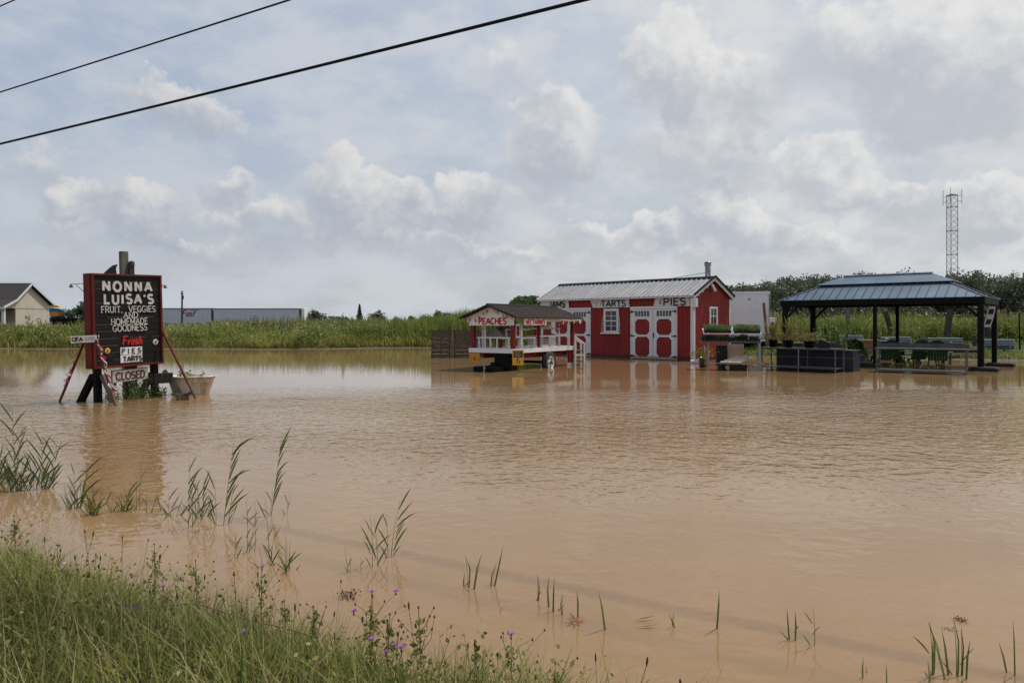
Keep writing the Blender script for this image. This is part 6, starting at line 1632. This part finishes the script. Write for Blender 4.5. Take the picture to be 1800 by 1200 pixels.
# ------------------------------------------------------------------ the grassy bank in the foreground
def bank_grass():
    def pts(n, x0, x1, t0, t1, power=1.0):
        x = RNG.uniform(x0, x1, n); t_ = t0 + (t1 - t0) * RNG.uniform(0, 1, n) ** power; y = bank(x) - t_
        k_ = (y > .35); x, y = x[k_], y[k_]; return np.stack([x, y, ground_z(x, y)], 1)
    parts = []
    lim = lambda P_: np.interp(P_[:, 0], [-5, -2.2, -.9, -.2, .35, .9], [1.0, 1.0, 1.0, .9, .45, .08])
    for (n, t0, t1, h0, h1, w0, w1) in ((50000, .0, 2.6, .12, .34, .003, .010), (20000, .2, 2.8, .06, .18, .004, .011), (9000, -.10, .7, .18, .42, .003, .006), (2600, .0, 2.2, .30, .52, .002, .004)):
        P_ = pts(n, -5.2, .95, t0, t1); P_ = P_[RNG.uniform(0, 1, len(P_)) < lim(P_) * (.35 + .65 * clump(P_[:, 0] * 4, P_[:, 1] * 4, 1.0))]; n = len(P_)
        edge = np.clip((bank(P_[:, 0]) - P_[:, 1] + .12) / .6, .5, 1)
        h = RNG.uniform(h0, h1, n) * edge
        parts.append((*blade_arrays(P_, h, RNG.uniform(w0, w1, n), RNG.uniform(.15, .95, n), RNG.uniform(0, 6.28, n)), np.repeat((RNG.uniform(0, 1, n) < .10).astype(int), 3)))
    # leafy undergrowth
    P_ = pts(30000, -5, .9, .02, 2.5); P_ = P_[RNG.uniform(0, 1, len(P_)) < lim(P_) * clump(P_[:, 0] * 3 + 1, P_[:, 1] * 3, 1.0)]
    P_[:, 2] += RNG.uniform(.02, .28, len(P_)); parts.append((*leaf_arrays(P_, RNG.uniform(.010, .028, len(P_))), 0))
    V_, F_, m_ = join(parts)
    tag(np_mesh('bank_grass', V_, F_, [M['bank_grass'], M['reed_dry']], m_), kind='stuff')
    # ribwort stalks with brown heads, scattered through the edge of the bank
    parts = []
    P_ = pts(260, -4.6, .55, .10, 1.5, 1.2); P_ = P_[RNG.uniform(0, 1, len(P_)) < np.interp(P_[:, 0], [-5, -1, .2, .8], [1, .9, .55, .25])]
    for p in P_:
        h = RNG.uniform(.18, .40); lx, ly = RNG.normal(size=2) * .06; tip = p + np.array([lx, ly, h]); w = .0013
        hl = RNG.uniform(.014, .030); r = RNG.uniform(.0028, .0045); ax = np.array([lx * .4, ly * .4, h]) / h
        vs = np.array([p + [w, 0, 0], p - [w, 0, 0], tip - [w, 0, 0], tip + [w, 0, 0]]); parts.append((vs, np.array([(0, 1, 2, 3)]), 1))
        vs = []
        for (f, rr) in ((0, .5), (.3, 1), (.7, .9), (1, .3)):
            for j in range(5): vs.append(tip + ax * hl * f + r * rr * np.array([math.cos(j * 1.257), math.sin(j * 1.257), 0]))
        fs = [(i * 5 + j, i * 5 + (j + 1) % 5, (i + 1) * 5 + (j + 1) % 5, (i + 1) * 5 + j) for i in range(3) for j in range(5)]
        parts.append((np.array(vs), np.array(fs), 0))
    V_, F_, m_ = join(parts)
    tag(np_mesh('seed_stalks', V_, F_, [M['seed_brown'], M['bank_grass']], m_), kind='stuff')
bank_grass()
GK = 'purple knapweed plants on the bank'
def knapweed(label, u, vtop, d, flowers, mm='purple_flower', n=90, name='knapweed', group=GK, branch=5, top_spread=.08):
    x = px(u, d); zg = float(ground_z(x, d)); zt_ = pz(vtop, d); h = max(.2, zt_ - zg)
    t = thing(name, label, 'wildflower', (x, d, zg), 0, group); parts = []; heads = []
    def stem(a, b_, r):
        a, b_ = np.array(a), np.array(b_); vs = []
        for p, q in ((a, r), (a * .5 + b_ * .5 + RNG.normal(size=3) * .008, r * .8), (b_, r * .5)):
            for j in range(3): vs.append(p + q * np.array([math.cos(j * 2.1), math.sin(j * 2.1), 0]))
        fs = [(i * 3 + j, i * 3 + (j + 1) % 3, (i + 1) * 3 + (j + 1) % 3, (i + 1) * 3 + j) for i in range(2) for j in range(3)]
        parts.append((np.array(vs), np.array(fs), 0))
    top = np.array([RNG.uniform(-.02, .02), 0, h]); stem((0, 0, -.03), top, .0032); heads.append(top)
    for k_ in range(branch):
        f = RNG.uniform(.45, .85); o = top * f; tip = o + np.array([RNG.normal() * top_spread, RNG.normal() * .05, (h * (1 - f)) * RNG.uniform(.4, .95)]); stem(o, tip, .0018); heads.append(tip)
    f = RNG.uniform(.08, .85, n); C = top[None, :] * f[:, None] + RNG.normal(size=(n, 3)) * np.array([.028, .028, .02]) * (1.25 - f)[:, None]
    parts.append((*leaf_arrays(C, RNG.uniform(.012, .030, n)), 0))
    V_, F_, m_ = join(parts); np_mesh('stem', V_, F_, [M['weed_leaf']], m_, parent=t)
    for i, hp in enumerate(heads):
        m = MB(); m.lathe([(0, -.008), (.0032, -.005), (.0036, 0), (.0025, .003), (0, .004)], 8, tuple(hp)); m.build('bud', M['seed_brown'], t)
        if i < flowers:
            k_ = 26; a = RNG.uniform(0, 6.28, k_); vs = []; fs = []
            for j in range(k_):
                ca, sa = math.cos(a[j]), math.sin(a[j]); r = RNG.uniform(.010, .017); z = RNG.uniform(.006, .016)
                b_ = np.array(hp) + [0, 0, .004]; q = len(vs); vs += [b_, b_ + np.array([ca * r * .6 - sa * .0025, sa * r * .6 + ca * .0025, z]), b_ + np.array([ca * r, sa * r, z * .9]), b_ + np.array([ca * r * .6 + sa * .0025, sa * r * .6 - ca * .0025, z])]; fs.append((q, q+1, q+2, q+3))
            np_mesh('flower', np.array(vs), np.array(fs), [M[mm]], parent=t)
knapweed('knapweed in flower at the water edge, just below the crossed reeds', 458, 1000, 3.45, 1)
knapweed('knapweed with pale pink blooms at the left of the bank, above the blue flowers', 110, 995, 3.6, 2, 'pink_flower')
knapweed('knapweed with one purple bloom above the blue flowers on the bank', 288, 1036, 3.3, 1)
knapweed('knapweed with a single bright purple bloom low in the middle of the bank', 430, 1115, 2.75, 1, branch=3)
knapweed('branched knapweed with several purple blooms on top, at the water edge', 652, 1044, 2.95, 3, branch=8, n=130)
knapweed('knapweed with two purple blooms low in the grass below the branched one', 657, 1128, 2.6, 2, branch=3)
knapweed('knapweed with purple blooms right of the low pair, near the bottom edge', 710, 1142, 2.55, 2, branch=4)
knapweed('knapweed with a purple bloom standing alone at the right end of the bank', 898, 1120, 2.62, 1, branch=5)
knapweed('tall leafy green weed with drooping tips at the right of the bank', 745, 1066, 2.65, 0, n=130, name='tall_weed', group='green weeds on the bank', branch=6)
knapweed('tall bare branching weed rising above the water near the left bank', 345, 984, 3.6, 0, n=60, name='tall_weed', group='green weeds on the bank', branch=5, top_spread=.06)
knapweed('thin branching weed at the far left of the bank, reaching over the water', 28, 905, 4.1, 0, n=80, name='tall_weed', group='green weeds on the bank', branch=7, top_spread=.07)
knapweed('leafy weed with upright tip over the water, left of the bare branching weed', 271, 955, 3.75, 0, n=90, name='tall_weed', group='green weeds on the bank', branch=4)
knapweed('budding weed rising right of the branched purple knapweed', 685, 1078, 2.7, 0, n=110, name='tall_weed', group='green weeds on the bank', branch=7, top_spread=.09)
knapweed('short leafy weed at the bottom edge, just left of the lone knapweed', 836, 1125, 2.55, 0, n=110, name='tall_weed', group='green weeds on the bank', branch=4, top_spread=.05)
knapweed('budding weed at the bottom edge right of the lone knapweed', 985, 1165, 2.5, 0, n=80, name='tall_weed', group='green weeds on the bank', branch=5, top_spread=.07)
knapweed('slim weed with small buds near the water, below the crossed reeds at left', 555, 1065, 3.0, 0, n=90, name='tall_weed', group='green weeds on the bank', branch=5, top_spread=.06)
knapweed('leafy weed amid brown seed stalks in the middle of the bank', 505, 1055, 3.1, 0, n=120, name='tall_weed', group='green weeds on the bank', branch=5, top_spread=.06)
def chicory(label, u, v, d):
    x = px(u, d); z = pz(v, d); zg = float(ground_z(x, d)); t = thing('chicory', label, 'wildflower', (x, d, zg), 0, 'blue flowers on the bank')
    m = MB(); m.tube([(0, 0, -.02), (.01, 0, z - zg)], .002, 5); m.build('stem', M['weed_leaf'], t)
    vs = []; fs = []
    for j in range(14):
        a = j * 6.28 / 14; q = len(vs); b_ = np.array([.01, -.004, z - zg + .003]); ca, sa = math.cos(a), math.sin(a)
        e1 = np.array([ca, -.55 + .1 * sa, sa * .8]); e1 = e1 / np.linalg.norm(e1) * .024; s_ = np.array([-sa, 0, ca]) * .0055
        vs += [b_, b_ + e1 * .8 - s_, b_ + e1, b_ + e1 * .8 + s_]; fs.append((q, q+1, q+2, q+3))
    np_mesh('flower', np.array(vs), np.array(fs), [M['blue_flower']], parent=t)
chicory('blue chicory flower facing out of the bank, right one of two', 241, 1066, 3.1)
chicory('smaller blue chicory flower on the bank, left one of two', 220, 1067, 3.12)
# the arching bare stem
t = thing('arching_stem', 'long bare bramble stem arching across the bank grass', 'stem', (px(255, 3.0), 3.0, 0), 0)
m = MB(); m.tube([(px(u, 3.0 - i * .05) - px(255, 3.0), -i * .05, pz(v, 3.0 - i * .05)) for i, (u, v) in enumerate(((255, 1070), (300, 1063), (345, 1060), (390, 1074), (440, 1090), (495, 1102), (560, 1120)))], .0022, 6); m.build('stem', M['brown_wood'], t)
